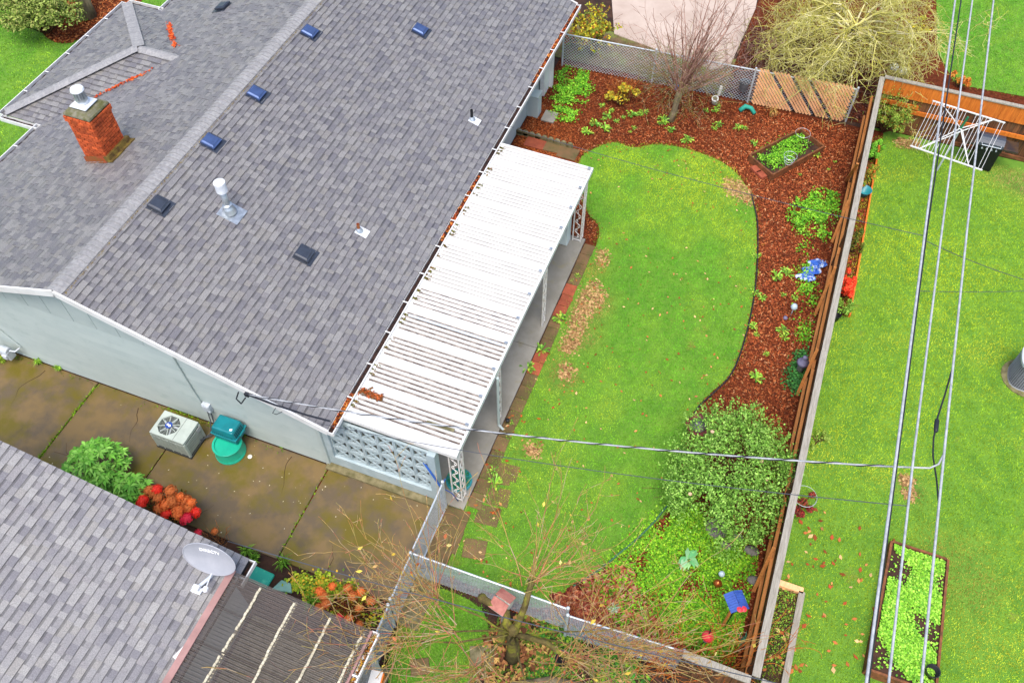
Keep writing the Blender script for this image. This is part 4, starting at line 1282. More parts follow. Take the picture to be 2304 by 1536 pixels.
# tub and pet carrier
mat('tub_green', '1fb493', '1aa588', 4, rough=.35, spec=.5)
mat('carrier_teal', '12818a', '0f747d', 5, rough=.4)
mat('white_soft', 'efece4', rough=.7)
tub = thing('plastic_tub', 'round bright green plastic tub by the pale wall', 'tub', (-9.68, 7.02, .02))
b = MB(); b.lathe([(.34, 0), (.352, .012), (.352, .03), (.343, .04), (.352, .05), (.352, .07), (.342, .08), (.315, .36), (.33, .37), (.33, .40), (.29, .40), (.29, .36)], (-9.68, 7.06, .02), 40); b.build('tub_body', 'tub_green', tub, smooth=False)
b = MB(); b.tube([(-9.68 + .33 * _c(2 * PI * j / 40), 7.06 + .33 * _s(2 * PI * j / 40), .40) for j in range(40)], .014, 6, closed=True); b.build('rim', 'tub_green', tub, smooth=True)
pcx = thing('pet_carrier', 'teal plastic pet carrier resting on the green tub', 'pet carrier', (-9.71, 7.28, .42))
def car(z0, z1, k0, k1):
    b = MB(); X0, X1_, Y0_, Y1_ = -10.03, -9.40, 7.08, 7.52
    mx, my = (X0 + X1_) / 2, (Y0_ + Y1_) / 2
    def ring(k, z): return [(mx + (X0 - mx) * k, my + (Y0_ - my) * k, z), (mx + (X1_ - mx) * k, my + (Y0_ - my) * k, z), (mx + (X1_ - mx) * k, my + (Y1_ - my) * k, z), (mx + (X0 - mx) * k, my + (Y1_ - my) * k, z)]
    V = ring(k0, z0) + ring(k1, z1)
    b.add(V, [(3, 2, 1, 0), (4, 5, 6, 7), (0, 1, 5, 4), (1, 2, 6, 5), (2, 3, 7, 6), (3, 0, 4, 7)])
    return b
car(.43, .63, .93, .98).build('lower_shell', 'carrier_teal', pcx, bevel=.03)
car(.645, .88, 1.0, .86).build('upper_shell', 'carrier_teal', pcx, bevel=.035)
car(.63, .655, 1.07, 1.07).build('flange', 'carrier_teal', pcx, bevel=.008)
m_ = MB()
for r in range(5):
    for k in range(11):
        m_.box((-9.98 + k * .05, 7.088 + .006 * r, .68 + r * .032), (.028, .012, .018))
for r in range(5):
    for k in range(6):
        m_.box((-9.402 - .006 * r, 7.16 + k * .05, .68 + r * .032), (.012, .028, .018))
mat('slot_dark', '0a4a50', rough=.7)
m_.build('vent_slots', 'slot_dark', pcx)
b = MB(); b.box((-9.52, 7.20, .886), (.06, .05, .004), rotz(.3).to_3x3()); b.build('sticker', 'letter_white', pcx)
b = MB(); b.tube([(-9.38, 7.2, .66), (-9.33, 7.22, .72), (-9.33, 7.4, .72), (-9.38, 7.42, .66)], .012, 6); b.build('latch', 'carrier_teal', pcx)
b = MB(); b.lathe([(0, 0), (.05, .005), (.055, .02), (.02, .05), (0, .05)], (-9.20, 7.10, .02), 12); o = b.build('white_cup', 'white_soft'); tag(o, 'small white plastic cup on the driveway beside the green tub', 'cup')

# ------------------------------------------------------------------ fences
def chain_fence(name, label, pts, h=1.18, cell=.068, posts=None, rail=True, group=None, wire=.0040):
    f = thing(name, label, 'fence', (pts[0][0], pts[0][1], 0), group)
    for a, e in zip(pts[:-1], pts[1:]):
        a, e = Vector((*a[:2], 0)), Vector((*e[:2], 0))
        d = (e - a); L = d.length; d.normalize()
        S = []
        n = int(L / cell)
        for k in range(-int(h / cell) - 1, n + 1):
            for sgn in (1, -1):
                # diagonal line s = k*cell + t, z = t (or mirrored)
                s0, s1 = k * cell, k * cell + h
                t0, t1 = max(0, -s0), min(h, L - s0)
                if t1 - t0 < .02: continue
                z0, z1 = (.03 + t0, .03 + t1) if sgn > 0 else (.03 + h - t0, .03 + h - t1)
                p, q = a + d * (s0 + t0), a + d * (s0 + t1)
                S.append((p.x, p.y, z0, q.x, q.y, z1, wire, wire))
        segs_mesh('wire_mesh', S, 'galv', f, n=3)
        if rail:
            b = MB(); b.tube([a + Vector((0, 0, h + .03)), e + Vector((0, 0, h + .03))], .021, 8); b.build('top_rail', 'galv', f)
            # knuckled top edge
            K = []
            for k in range(n):
                p = a + d * (k * cell); K.append((p.x, p.y, h + .02, p.x, p.y, h + .075, .005, .003))
            segs_mesh('knuckle', K, 'galv', f, n=3)
    for p in (posts or pts):
        b = MB(); b.lathe([(.03, 0), (.03, h + .06)], (p[0], p[1], 0), 10); po = b.build('post', 'galv', f)
        b = MB(); b.lathe([(.034, h + .05), (.04, h + .08), (.03, h + .115), (.0, h + .125)], (p[0], p[1], 0), 10, cap=False); b.build('post_cap', 'galv', po)
    return f
GXX = -4.42
b_gate = [(GXX - .03, 7.52), (GXX, 6.05)]
chain_fence('wire_gate', 'wire mesh gate between the breeze block corner and the driveway', [(GXX - .03, 7.50), (GXX, 5.98)], posts=[(GXX - .03, 7.54)])
b = MB(); b.tube([(GXX, 6.0, .06), (GXX - .03, 7.48, .06)], .02, 8); b.tube([(GXX, 5.99, .05), (GXX, 5.99, 1.2)], .02, 8); o = b.build('gate_frame', 'galv', bpy.data.objects['wire_gate'])
chain_fence('side_gate', 'narrow wire mesh gate at the foot of the driveway', [(GXX + .01, 5.80), (GXX + .03, 4.92)], posts=[(GXX + .005, 5.86), (GXX + .03, 4.86)])
chain_fence('strip_fence', 'short wire mesh fence beside the corrugated roof gutter', [(GXX + .04, 4.78), (GXX + .07, 3.3)], posts=[(GXX + .04, 4.74), (GXX + .07, 3.3)])
chain_fence('yard_fence', 'wire mesh fence running behind the bare pollarded tree', [(GXX + .05, 5.88), (-1.12, 5.92)], posts=[(-1.10, 5.92)])
chain_fence('corner_fence', 'wire mesh fence ending at the dark board fence', [(-1.02, 5.80), (1.20, 5.93)], posts=[(-1.06, 5.79), (1.2, 5.93)])
chain_fence('back_fence', 'long galvanised wire mesh fence across the back of the garden', [(-7.2, 23.5), (-4.2, 23.66), (-1.1, 23.84), (1.95, 24.0)], posts=[(-7.2, 23.5), (-4.2, 23.66), (-1.1, 23.84), (1.95, 24.0)], cell=.105, wire=.0065)
# diagonal tan slats woven into the last bay
bf = bpy.data.objects['back_fence']
a, e = Vector((-.98, 23.80, 0)), Vector((1.85, 23.95, 0))
d = (e - a); L = d.length; d.normalize()
h = 1.30
miss = {13, 19, 24}
kk = 0
s = -h * .78
sl = MB()
while s < L:
    t0, t1 = max(0, -s / .78), min(h, (L - s) / .78)
    if t1 - t0 > .06 and kk not in miss:
        p, q = a + d * (s + .78 * t0), a + d * (s + .78 * t1)
        b = MB(); b.bar((p.x, p.y, .02 + h - t0), (q.x, q.y, .02 + h - t1), .012, .062, (d.x * .8, d.y * .8, .62))
        b.build('slat', 'wood_tan', bf)
    kk += 1
    s += .103

def board_fence():
    f = thing('tall_fence', 'long weathered board fence with grey cap rail between the two gardens', 'fence', (FX, 14, 0))
    m = MB(); m.box((0, 0, .88), (.02, .138, 1.74)); bm = m.mesh('board', 'wood_dark')
    y = 5.85
    while y < 23.85:
        link('board', bm, f, TR(FX + .01 + U(-.004, .004), y, U(-.02, .0)) )
        y += .145
    for y0_, y1_ in ((5.75, 9.6), (9.6, 13.4), (13.4, 17.2), (17.2, 20.6), (20.6, 24.0)):
        b = MB(); o_ = U(-.012, .012); b.bar((FX + o_, y0_, 1.80), (FX + U(-.012, .012), y1_ - .004, 1.80), .145, .04); b.build('cap_rail', 'wood_gray', f)
        for z in (.34, 1.06):
            b = MB(); b.bar((FX - .07 + U(-.006, .006), y0_, z), (FX - .07 + U(-.006, .006), y1_ - .01, z + U(-.02, .02)), .066, .09); b.build('rail', 'wood_rail', f)
        b = MB(); b.bar((FX - .045, y0_ + .3, 0), (FX - .045, y0_ + .3, 1.77), .088, .088, (1, 0, 0)); b.build('post', 'wood_dark', f)
    for pb, yt, zt_ in (((1833, 709), 16.2, 1.5), ((1793, 889), 13.55, 1.45), ((1903, 407), 20.2, 1.5), ((1872, 545), 18.9, 1.3), ((1696, 1330), 8.35, 1.4)):
        p = G(*pb)
        b = MB(); b.bar((min(p.x, FX - .14), p.y, .0), (FX - .12, yt + .15, zt_), .07, .045); b.build('brace', 'wood_rail', f)
    return f
board_fence()
# low board fence closing the lower corner
lf = thing('corner_board_fence', 'dark board fence with grey cap in the bottom corner of the garden', 'fence', (1.8, 5.7, 0))
m = MB(); m.box((0, 0, .87), (.128, .02, 1.72)); bm = m.mesh('board', 'wood_dark')
for k in range(9): link('board', bm, lf, TR(1.24 + k * .135, 5.66, 0))
b = MB(); b.bar((1.15, 5.68, 1.79), (FX - .085, 5.66, 1.79), .15, .04); b.build('cap_rail', 'wood_gray', lf)
b = MB(); b.bar((FX + .10, 5.70, 1.78), (3.25, 5.62, 1.78), .14, .04); b.build('cap_rail', 'wood_gray', lf)
for k in range(4): link('board', bm, lf, TR(2.66 + k * .135, 5.66, 0))
lt = thing('white_lattice', 'strip of white plastic edging lying along the lower fence', 'edging', (2.7, 5.6, 0))
b = MB(); b.bar((2.58, 5.60, 1.66), (3.2, 5.42, 1.66), .09, .02); b.build('strip', 'trim_white', lt)
m = MB(); m.box((0, 0, .85), (.03, .03, 1.62)); 
b = MB(); b.bar((2.85, 5.53, .0), (2.85, 5.53, 1.65), .04, .04, (1, 0, 0)); b.build('stake', 'wood_gray', lt)

# neighbour's orange topped fence
of = thing('orange_topped_fence', 'dark board fence with orange stained top band behind the barbecue', 'fence', (6, 24.1, 0))
m = MB(); m.box((0, 0, .86), (.168, .022, 1.70)); bm = m.mesh('board', 'wood_dark')
m = MB(); m.box((0, 0, 0), (.148, .02, .52)); tm = m.mesh('top_board', 'wood_orange')
x = 2.60
while x < 9.4:
    link('board', bm, of, TR(x + .085, 24.10 + U(-.004, .004), 0)); x += .174
x = 2.60
while x < 9.4:
    link('top_board', tm, of, TR(x + .075, 24.045 + U(-.003, .003), 1.50)); x += .151
b = MB(); b.bar((2.55, 24.07, 1.785), (9.4, 24.07, 1.785), .13, .035); b.build('cap_rail', 'wood_gray', of)
for xa, xb, z in ((2.6, 3.78, 1.02), (3.62, 5.45, .84), (5.55, 7.0, .82), (6.9, 9.4, 1.00)):
    b = MB(); b.bar((xa, 24.03, z), (xb, 24.03, z), .05, .13); b.build('rail', 'wood_orange', of)
b = MB(); b.bar((3.2, 24.03, .10), (9.4, 24.03, .10), .05, .12); b.build('kick_board', 'wood_bed', of)
# ------------------------------------------------------------------ overhead lines
def sag(a, e, s, n=24):
    a, e = Vector(a), Vector(e)
    return [a.lerp(e, i / n) - Vector((0, 0, 4 * s * (i / n) * (1 - i / n))) for i in range(n + 1)]
def wire(name, label, pts, r, m, n=6):
    b = MB(); b.tube(pts, r, n, cap=True)
    return tag(b.build(name, m, smooth=True), label, 'cable')
wire('power_line', 'thick pale overhead cable, leftmost of the bundle over the neighbouring lawn', [(2.80, 46, 7.2), (2.83, 19.6, 7), (2.88, 12.36, 7), (2.92, 7.63, 7), (2.95, 2, 7), (2.97, -8, 7.1)], .021, 'cable_grey')
wire('power_line', 'dark thin overhead cable lashed beside the leftmost pale one', [(3.0, 46, 7.15), (2.955, 19.6, 6.98), (2.92, 12.3, 6.97), (2.955, 7.6, 6.96), (2.985, 2, 6.96), (3.0, -8, 7.1)], .014, 'cable_black')
wire('power_line', 'middle overhead cable of the three crossing the neighbouring lawn', [(3.2, 46, 7.2), (3.18, 19.73, 7), (3.15, 12.46, 7), (3.15, 7.72, 7), (3.19, 4.4, 7), (3.2, -8, 7.1)], .018, 'cable_grey')
wire('power_line', 'rightmost overhead cable of the three crossing the neighbouring lawn', [(3.66, 46, 7.2), (3.61, 19.9, 7), (3.55, 12.61, 7), (3.55, 7.87, 7), (3.56, 4.54, 7), (3.58, -8, 7.1)], .019, 'cable_grey')
# service drop to the gable
drop_end = Vector((-8.57, 7.22, 2.86))
pts = [Vector((3.55, 7.9, 7.0)), Vector((3.50, 7.72, 6.97)), Vector((3.40, 7.64, 6.93))] + sag((3.25, 7.61, 6.88), drop_end, .38, 30)[1:]
wire('service_drop', 'twisted service cable running from the overhead lines to the gable of the grey house', pts, .015, 'cable_grey')
b = MB()
S = pts[3:]
hel = []
for i in range(len(S) - 1):
    for k in range(8):
        p = S[i].lerp(S[i + 1], k / 8); a = (i * 8 + k) * .55
        hel.append(p + Vector((0, _c(a), _s(a))) * .018)
wire('service_drop', 'black conductor wound around the pale service cable', hel, .010, 'cable_black', 5)
wire('service_drop', 'short black jumper hanging in a loop from the rightmost overhead cable', [(3.56, 9.6, 7.0), (3.50, 9.0, 6.93), (3.45, 8.6, 6.88), (3.43, 8.2, 6.86), (3.45, 7.9, 6.86), (3.52, 7.5, 6.9), (3.55, 7.1, 6.98)], .013, 'cable_black')
b = MB(); b.lathe([(.02, -.12), (.035, -.09), (.035, .09), (.02, .12)], (3.45, 8.45, 6.86), 10, Matrix.Rotation(PI / 2, 3, 'X')); o = b.build('splice_case', 'cable_black', smooth=True); tag(o, 'black splice on the rightmost overhead cable', 'splice')
wire('phone_line', 'thin dark telephone line from the near gable corner over the big shrub', sag((-7.0, 7.24, 2.62), (3.17, 6.9, 6.98), .30), .007, 'cable')
wire('phone_line', 'thin dark telephone line over the bare pollarded tree to the lower corner', sag((-7.2, 4.3, 2.9), (3.9, 4.4, 6.4), .3), .008, 'cable')
wire('phone_line', 'thin line running off towards the round condenser', sag((2.9, 12.1, 6.95), (8.6, 16.6, 2.6), .25), .007, 'cable')
wire('phone_line', 'faint second line beside the one towards the condenser', sag((2.9, 10.9, 6.95), (9.2, 17.6, 2.6), .2), .005, 'cable')
wire('phone_line', 'faint thin line crossing the far half of the lawn', sag((-7.0, 17.2, 2.6), (2.88, 12.2, 6.95), .15), .006, 'cable')
br = thing('cable_bracket', 'black bracket holding the service cable at the white rake board', 'bracket', (-8.6, 7.2, 2.7))
b = MB(); b.tube([(-8.75, 7.20, 2.86), (-8.80, 7.12, 2.70), (-8.70, 7.10, 2.60), (-8.58, 7.16, 2.80)], .016, 6); b.build('loop', 'cable_black', br)
b = MB(); b.box((-8.57, 7.22, 2.84), (.09, .06, .10)); b.tube([drop_end, (-7.9, 7.18, 2.90), (-7.1, 7.16, 2.98), (-6.6, 7.18, 3.02)], .022, 6); b.build('clamp', 'cable_black', br)
b = MB(); b.tube([(-7.95, 7.23, 2.66), (-8.0, 7.15, 2.56), (-7.9, 7.14, 2.58), (-7.8, 7.22, 2.62)], .008, 5); o = b.build('wire_hook', 'cable_black'); tag(o, 'thin wire hook under the rake board of the grey house', 'hook')

# ------------------------------------------------------------------ bare trees
def whip(S, p, d, L, r, n=6, curl=.12, up=.0, twig=0, tl=.35):
    p = Vector(p); d = Vector(d).normalized()
    step = L / n
    for i in range(n):
        d = (d + Vector((RN.gauss(0, curl), RN.gauss(0, curl), RN.gauss(0, curl) + up))).normalized()
        q = p + d * step
        r0, r1 = r * (1 - .8 * i / n), r * (1 - .8 * (i + 1) / n)
        S.append((*p, *q, max(r0, .0042), max(r1, .0042)))
        if twig and i >= 1 and RN.random() < twig:
            t = (d + Vector((RN.gauss(0, .8), RN.gauss(0, .8), RN.gauss(0, .5)))).normalized()
            whip(S, q, t, L * tl * RN.uniform(.5, 1.2), max(r1 * .6, .0042), max(3, n - 2), curl * 1.3, up, twig * .35, tl)
        p = q
    return p

def col_seg(S, cols):
    n = len(S)
    return pick(cols, n)

# pollarded tree by the wire fence
pt = thing('pollarded_tree', 'bare pollarded tree with orange red whips by the wire fence', 'tree', (-1.95, 5.05, 0))
tb = Vector((-1.9, 5.0, 0))
b = MB()
b.tube([tb, tb + Vector((.0, .05, .5)), tb + Vector((-.05, .1, 1.1)), tb + Vector((0, .12, 1.45))], [.16, .13, .11, .10], 10)
b.build('trunk', 'bark_moss', pt, smooth=True)
knobs = []
hd = tb + Vector((0, .1, 1.35))
spots_k = ((G(1085, 1345, 1.5), .085), (G(985, 1345, 2.0), .04), (G(1195, 1312, 2.1), .065), (G(1275, 1480, 2.0), .05), (G(1085, 1500, 2.1), .035), (G(1395, 1470, 1.9), .035), (G(905, 1440, 1.9), .03), (G(1190, 1560, 2.0), .04), (G(1020, 1420, 2.0), .03), (G(1330, 1420, 2.0), .03))
for kp, thick in spots_k:
    if thick < .045: thick = .018
    b = MB(); mid = hd.lerp(kp, .5) + Vector((U(-.15, .15), U(-.15, .15), U(-.15, .1)))
    m2 = hd.lerp(kp, .25) + Vector((U(-.05, .05), U(-.05, .05), -.05))
    b.tube([hd - Vector((0, 0, .15)), m2, mid, kp], [thick * 1.1, thick * 1.05, thick, thick * .8], 9)
    b.lathe([(0, -.08), (thick * 1.05, -.03), (thick * 1.1, .04), (0, .07)], kp, 9)
    b.build('limb', 'bark_moss', pt, smooth=True)
    knobs.append(kp)
S = []
for i, kp in enumerate(knobs[1:], 1):
    out = (kp - hd); out.z = 0; out.normalize()
    for j in range(26 if i < 5 else 20):
        a = RN.gauss(0, 1.0)
        d = Vector((out.x * _c(a) - out.y * _s(a), out.x * _s(a) + out.y * _c(a), RN.uniform(-.1, .9)))
        whip(S, kp + Vector((RN.gauss(0, .08), RN.gauss(0, .08), RN.gauss(0, .05))), d, RN.uniform(.7, 2.5), RN.uniform(.0065, .013), 8, .085, .025, .6, .40)
segs_mesh('whips', S, 'twig', pt, n=4, cols=col_seg(S, ['b0904e', 'ae7c4c', 'bc9c62', 'a28a50', 'b07058', 'b09a78', '9c8e54']))
ends = [row for row in S if row[7] < .006]
P = np.array([RN.choice(ends)[3:6] for _ in range(90)]) + NR.normal(0, .02, (90, 3))
o = leaves('last_leaves', P, .11, pick(['d8c050', 'c8a840', 'd8b070', 'b86a44', 'e0d080'], 90), 'leaf', pt, up=.4, asp=.5, fold=.1); o['kind'] = 'stuff'
# cut stub and broken wood
b = MB(); b.tube([G(1125, 1440, .9), G(1140, 1405, 1.05)], [.10, .12], 8); b.build('stub', 'bark_moss', pt)
# bare whips by the lower board fence
st = thing('bare_sapling', 'bare orange stemmed sapling in front of the lower dark board fence', 'tree', tuple(G(1560, 1520)))
S = []
for j in range(26):
    p = G(1420 + j * 9, 1522 + U(-12, 12))
    whip(S, p, (U(-.3, .5), U(-.1, .6), 1), U(1.2, 2.2), .014, 8, .10, .02, .6, .4)
segs_mesh('stems', S, 'twig', st, n=4, cols=col_seg(S, ['c06a2a', 'b8582c', 'a86a34', 'c4783a']))
st = thing('bare_shrub', 'bare red brown twigs standing in the leaf drift', 'shrub', tuple(G(1300, 1360)))
S = []
for j in range(30):
    p = G(U(1265, 1480), U(1330, 1470))
    whip(S, p, (U(-.3, .3), U(-.2, .4), 1), U(.5, 1.3), .010, 6, .10, .02, .55, .4)
segs_mesh('stems', S, 'twig', st, n=4, cols=col_seg(S, ['b8683a', 'a8582c', '9a5a3a']))

# bare tree by the back fence
bt = thing('bare_tree', 'bare upright tree with a pale leaning trunk by the back fence', 'tree', tuple(G(1505, 272)))
p0 = G(1507, 272); hub = G(1530, 207, .85)
b = MB(); b.tube([p0, p0.lerp(hub, .35) + Vector((.03, 0, 0)), p0.lerp(hub, .7), hub], [.13, .10, .095, .12], 10); b.build('trunk', 'bark', bt, smooth=True)
S = []
for j in range(44):
    a = U(0, 2 * PI); t = U(.15, 1.35)
    whip(S, hub + Vector((U(-.1, .1), U(-.1, .1), U(-.1, .2))), (_c(a) * t, _s(a) * t * .8, 1.0), U(1.9, 3.6), U(.012, .030), 9, .09, .05, .6, .34)
segs_mesh('limbs', S, 'twig', bt, n=4, cols=col_seg(S, ['a88070', '96705f', 'b89080', '866052']))
S = []
for j in range(120):
    a = U(0, 2 * PI)
    whip(S, hub + Vector((_c(a) * U(0, .9), _s(a) * U(0, .7), U(.05, 1.1))), (_c(a), _s(a), U(-.5, .7)), U(.5, 1.3), .008, 6, .18, .0, .8, .4)
segs_mesh('twigs', S, 'twig', bt, n=3, cols=col_seg(S, ['7a7a3c', '8a7a4c', '8f8a4a', '7a5a4a', '9a8a70']))
# red brown brush beside it
br_ = thing('bare_brush', 'tangle of fine purple brown twigs behind the back fence', 'shrub', (-.4, 25.2, 0))
S = []
for j in range(170):
    p = Vector((U(-1.8, .9), U(24.2, 26.8), 0))
    whip(S, p, (U(-.8, .8), U(-.7, .5), U(.4, 1.0)), U(.8, 1.8), .008, 7, .2, -.03, .7, .4)
segs_mesh('twigs', S, 'twig', br_, n=3, cols=col_seg(S, ['7a5a54', '8a6a60', '6a4a48', '9a7a6a', '8a7a5a']))
# mossy weeping tree
mt = thing('mossy_tree', 'lichen covered weeping tree with pale green yellow drooping branches', 'tree', (1.35, 25.5, 0))
base = Vector((1.35, 25.5, 0)); top = base + Vector((0, 0, 2.2))
b = MB(); b.tube([base, base + Vector((.05, 0, .7)), base + Vector((-.05, .05, 1.5)), top], [.20, .15, .14, .12], 10); b.build('trunk', 'bark', mt, smooth=True)
S = []
for j in range(40):
    a = U(0, 2 * PI)
    d = Vector((_c(a), _s(a), U(.2, .9)))
    whip(S, top + Vector((U(-.1, .1), U(-.1, .1), U(-.5, .2))), d, U(2.0, 3.1), U(.026, .048), 10, .15, -.11, .75, .42)
S2 = []
for row in list(S):
    if row[6] < .028 and RN.random() < .55:
        whip(S2, Vector(row[3:6]), (RN.gauss(0, .7), RN.gauss(0, .7), U(-.9, .3)), U(.25, .7), .009, 4, .25, -.06, .4, .5)
segs_mesh('limbs', S, 'twig', mt, n=4, cols=col_seg(S, ['c4bc70', 'b8b05c', 'd4ca8a', 'aaa24c', 'c8be94']))
segs_mesh('twigs', S2, 'twig', mt, n=3, cols=col_seg(S2, ['c4c060', 'd0c878', 'b4ac4c', 'd4cc8c']))

# ------------------------------------------------------------------ leafy shrubs
def bush(name, label, c, rx, ry, rz_, n, size, cols, cat='shrub', lobes=14, zc=None, core=None, group=None, up=.35, stems=True, flowers=None):
    c = Vector(c)
    zc = rz_ if zc is None else zc
    t = thing(name, label, cat, (c.x, c.y, 0), group)
    L = []
    for i in range(lobes):
        a = U(0, 2 * PI); ph = math.acos(U(-.35, 1)); k = U(.5, 1.0)
        L.append((c.x + rx * k * _s(ph) * _c(a), c.y + ry * k * _s(ph) * _s(a), zc + rz_ * k * _c(ph), U(.14, .29)))
    L.append((c.x, c.y, zc * .9, .42))
    Ls = np.array(L)
    idx = NR.choice(len(L), n)
    D = NR.normal(size=(n, 3)); D /= np.linalg.norm(D, axis=1)[:, None]
    rad = NR.uniform(.55, 1.12, n)[:, None] * Ls[idx, 3:4] * np.array([[rx, ry, rz_]])
    P = Ls[idx, :3] + D * rad
    if n > 3000:        # loose sprigs breaking the outline
        ns = n // 80; sp_ = []
        for i in range(ns):
            a = U(0, 2 * PI); ph = math.acos(U(-.1, 1)); dd = Vector((_s(ph) * _c(a), _s(ph) * _s(a), _c(ph)))
            q0 = Vector((c.x + rx * dd.x * .9, c.y + ry * dd.y * .9, zc + rz_ * dd.z * .9)); dv = (dd + Vector((U(-.4, .4), U(-.4, .4), U(0, .5)))).normalized()
            for k in range(16): sp_.append(tuple(q0 + dv * (k * .026) + Vector((RN.gauss(0, .03), RN.gauss(0, .03), RN.gauss(0, .03)))))
        P[:len(sp_)] = np.array(sp_)
    P[:, 2] = np.maximum(P[:, 2], .03)
    cc = pick(cols, n)
    leaves('foliage', P, size, cc, 'leaf', t, N=D * .7 + np.array([[0, 0, .6]]))
    if stems:
        S = []
        for j in range(max(6, lobes)):
            q = Ls[j % len(L), :3]
            whip(S, Vector((c.x, c.y, 0)), Vector(q) - Vector((c.x, c.y, 0)), (Vector(q) - Vector((c.x, c.y, 0))).length, .02, 5, .05, 0, .4, .4)
        segs_mesh('stems', S, 'twig', t, n=4, cols=col_seg(S, ['5a4030', '6a4a34', '4a3428']))
    if flowers:
        m, fn, fs = flowers
        for i in range(fn):
            l = L[RN.randrange(len(L))]
            a = U(0, 2 * PI)
            b = MB(); q = Vector((l[0] + rx * l[3] * .7 * _c(a), l[1] + ry * l[3] * .7 * _s(a), l[2] + rz_ * l[3] * .85))
            for k in range(7):
                an = k * 2 * PI / 7
                b.add([q, q + Vector((_c(an - .35), _s(an - .35), .15)) * fs, q + Vector((_c(an), _s(an), .3)) * fs * 1.25, q + Vector((_c(an + .35), _s(an + .35), .15)) * fs], [(0, 1, 2, 3)])
            b.build('flower', m, t)
    return t
mat('petal_pink', 'e8b89a', rough=.6)
mat('petal_red', 'f83a24', 'e02818', 30, rough=.6)
mat('petal_orange', 'ee8038', 'd8662c', 30, rough=.7)
mat('petal_brown', 'd87c3c', 'b85e2c', 30, rough=.8)
mat('petal_crimson', 'f03048', 'd82440', 30, rough=.6)
bush('camellia_shrub', 'large round light green shrub with pinkish buds beside the tall fence', G(1642, 1062, 1.0), 1.30, 1.72, 1.0, 22000, .060,
     ['88b848', '74a43a', '9ec65c', '608c2e', '82ac4c', '507828'], lobes=54, zc=.80, flowers=('petal_pink', 9, .035))
bush('yellow_shrub', 'tall shrub with yellow and green leaves behind the wire fence corner', G(1335, 72, .9), .75, .7, .75, 3600, .10, ['8a9a34', 'c8b82c', '6a7a2a', 'a8a83c', 'd8c040', '9a5a28'], lobes=14)
bush('orange_hedge', 'rust and green shrub tucked against the gable corner', G(1290, 75, .5), .35, .6, .55, 1300, .07, ['a85a24', '5a6a24', 'c0702c', '44561e'], lobes=8)
bush('spirea_shrub', 'small upright shrub with yellow autumn leaves in the mulch', G(1398, 222, .28), .55, .5, .36, 1000, .075, ['d0a428', 'c8b434', 'a88428', 'b8ac3c', '8a9a34'], lobes=10)
S = []
sp = bpy.data.objects['spirea_shrub']
for j in range(60):
    p = G(1398 + U(-10, 10), 228 + U(-4, 4)); whip(S, p, (U(-.7, .7), U(-.6, .7), 1), U(.5, .9), .007, 5, .08, 0, .3, .3)
segs_mesh('canes', S, 'twig', sp, n=3, cols=col_seg(S, ['b0642c', 'c07a34', '9a5a2c']))
bush('globe_conifer', 'globe shaped golden green evergreen in the neighbouring border', G(2000, 262, .62), .52, .62, .66, 7500, .05, ['7a9a34', '8aa840', '5f7f28', 'a07a30', '95b04c'], lobes=26, up=.2)
bush('border_bush', 'bright green leafy bush below the globe evergreen', G(1966, 340, .35), .30, .42, .36, 1500, .07, ['6fb030', '8ac440', '4c8a24'], lobes=10)
bush('border_bush', 'green and orange tinted bush above the teal pot', G(1953, 400, .35), .30, .42, .36, 1700, .05, ['7a9a30', 'a88a30', 'c07a30', '5f7f24'], lobes=10)
bush('border_bush', 'dark olive bush beside the orange edging board', G(1922, 545, .4), .26, .42, .42, 1700, .05, ['4f6a24', '6a7a2a', '3a5220', '8a7a34'], lobes=10)
bush('border_bush', 'fine light green bush under the red flowers', G(1893, 690, .3), .30, .36, .30, 1500, .045, ['7fa838', '95bc50', '5f8a2c'], lobes=10)
bush('red_maple', 'bright red feathery leaved plant against the tall fence', G(1908, 640, .55), .26, .50, .42, 2200, .06, ['ff4628', 'f03420', 'ff6a40', 'e0482c'], lobes=10)
bush('bronze_shrub', 'dark red dwarf plant with a wire hoop beside the tall fence', G(1806, 1128, .25), .30, .34, .26, 1300, .05, ['8a2a2c', '6a2024', 'a03a30', '7a4a34'], lobes=8)
b = MB(); q = G(1810, 1118, .3); b.tube([q + Vector((.26 * _c(t), .26 * _s(t), .05)) for t in np.linspace(0, 2 * PI, 30)[:-1]], .006, 4, closed=True); b.bar((q.x + .26, q.y, 0), (q.x + .26, q.y, .35), .008, .008, (1, 0, 0)); o = b.build('wire_hoop', 'galv'); tag(o, 'thin wire plant hoop around the dark red dwarf plant', 'hoop')
bush('thin_weed', 'sparse pale climbing weed on the neighbouring side of the fence', G(1840, 990, .1), .25, .35, .14, 300, .05, ['9ab450', '86a040'], lobes=6)
bush('far_shrub', 'small orange shrub behind the orange topped fence', G(2160, 182, .25), .35, .3, .28, 900, .07, ['d07a2c', 'b8622a', 'c88a3a'], lobes=8)
bush('yellow_tree_top', 'yellow leaved twigs at the top edge beside the wires', G(2095, 5, 1.2), .5, .4, .3, 500, .07, ['d0b82c', 'b8b43c', 'a8a84a'], lobes=7)
# front yard conifer
cf = bush('front_conifer', 'pale green feathery conifer in the front yard corner', G(78, 18, 1.0), 1.75, 1.05, 1.0, 15000, .085, ['8a9c44', '9cac58', '73863a', 'a8a860', '5f7030'], lobes=48, zc=1.05, cat='tree')
b = MB(); tp = G(196, 38); b.tube([tp, tp + Vector((-.02, .1, .4)), tp + Vector((-.25, .6, 2.5))], [.36, .26, .22], 12); b.build('trunk', 'bark', cf, smooth=True)

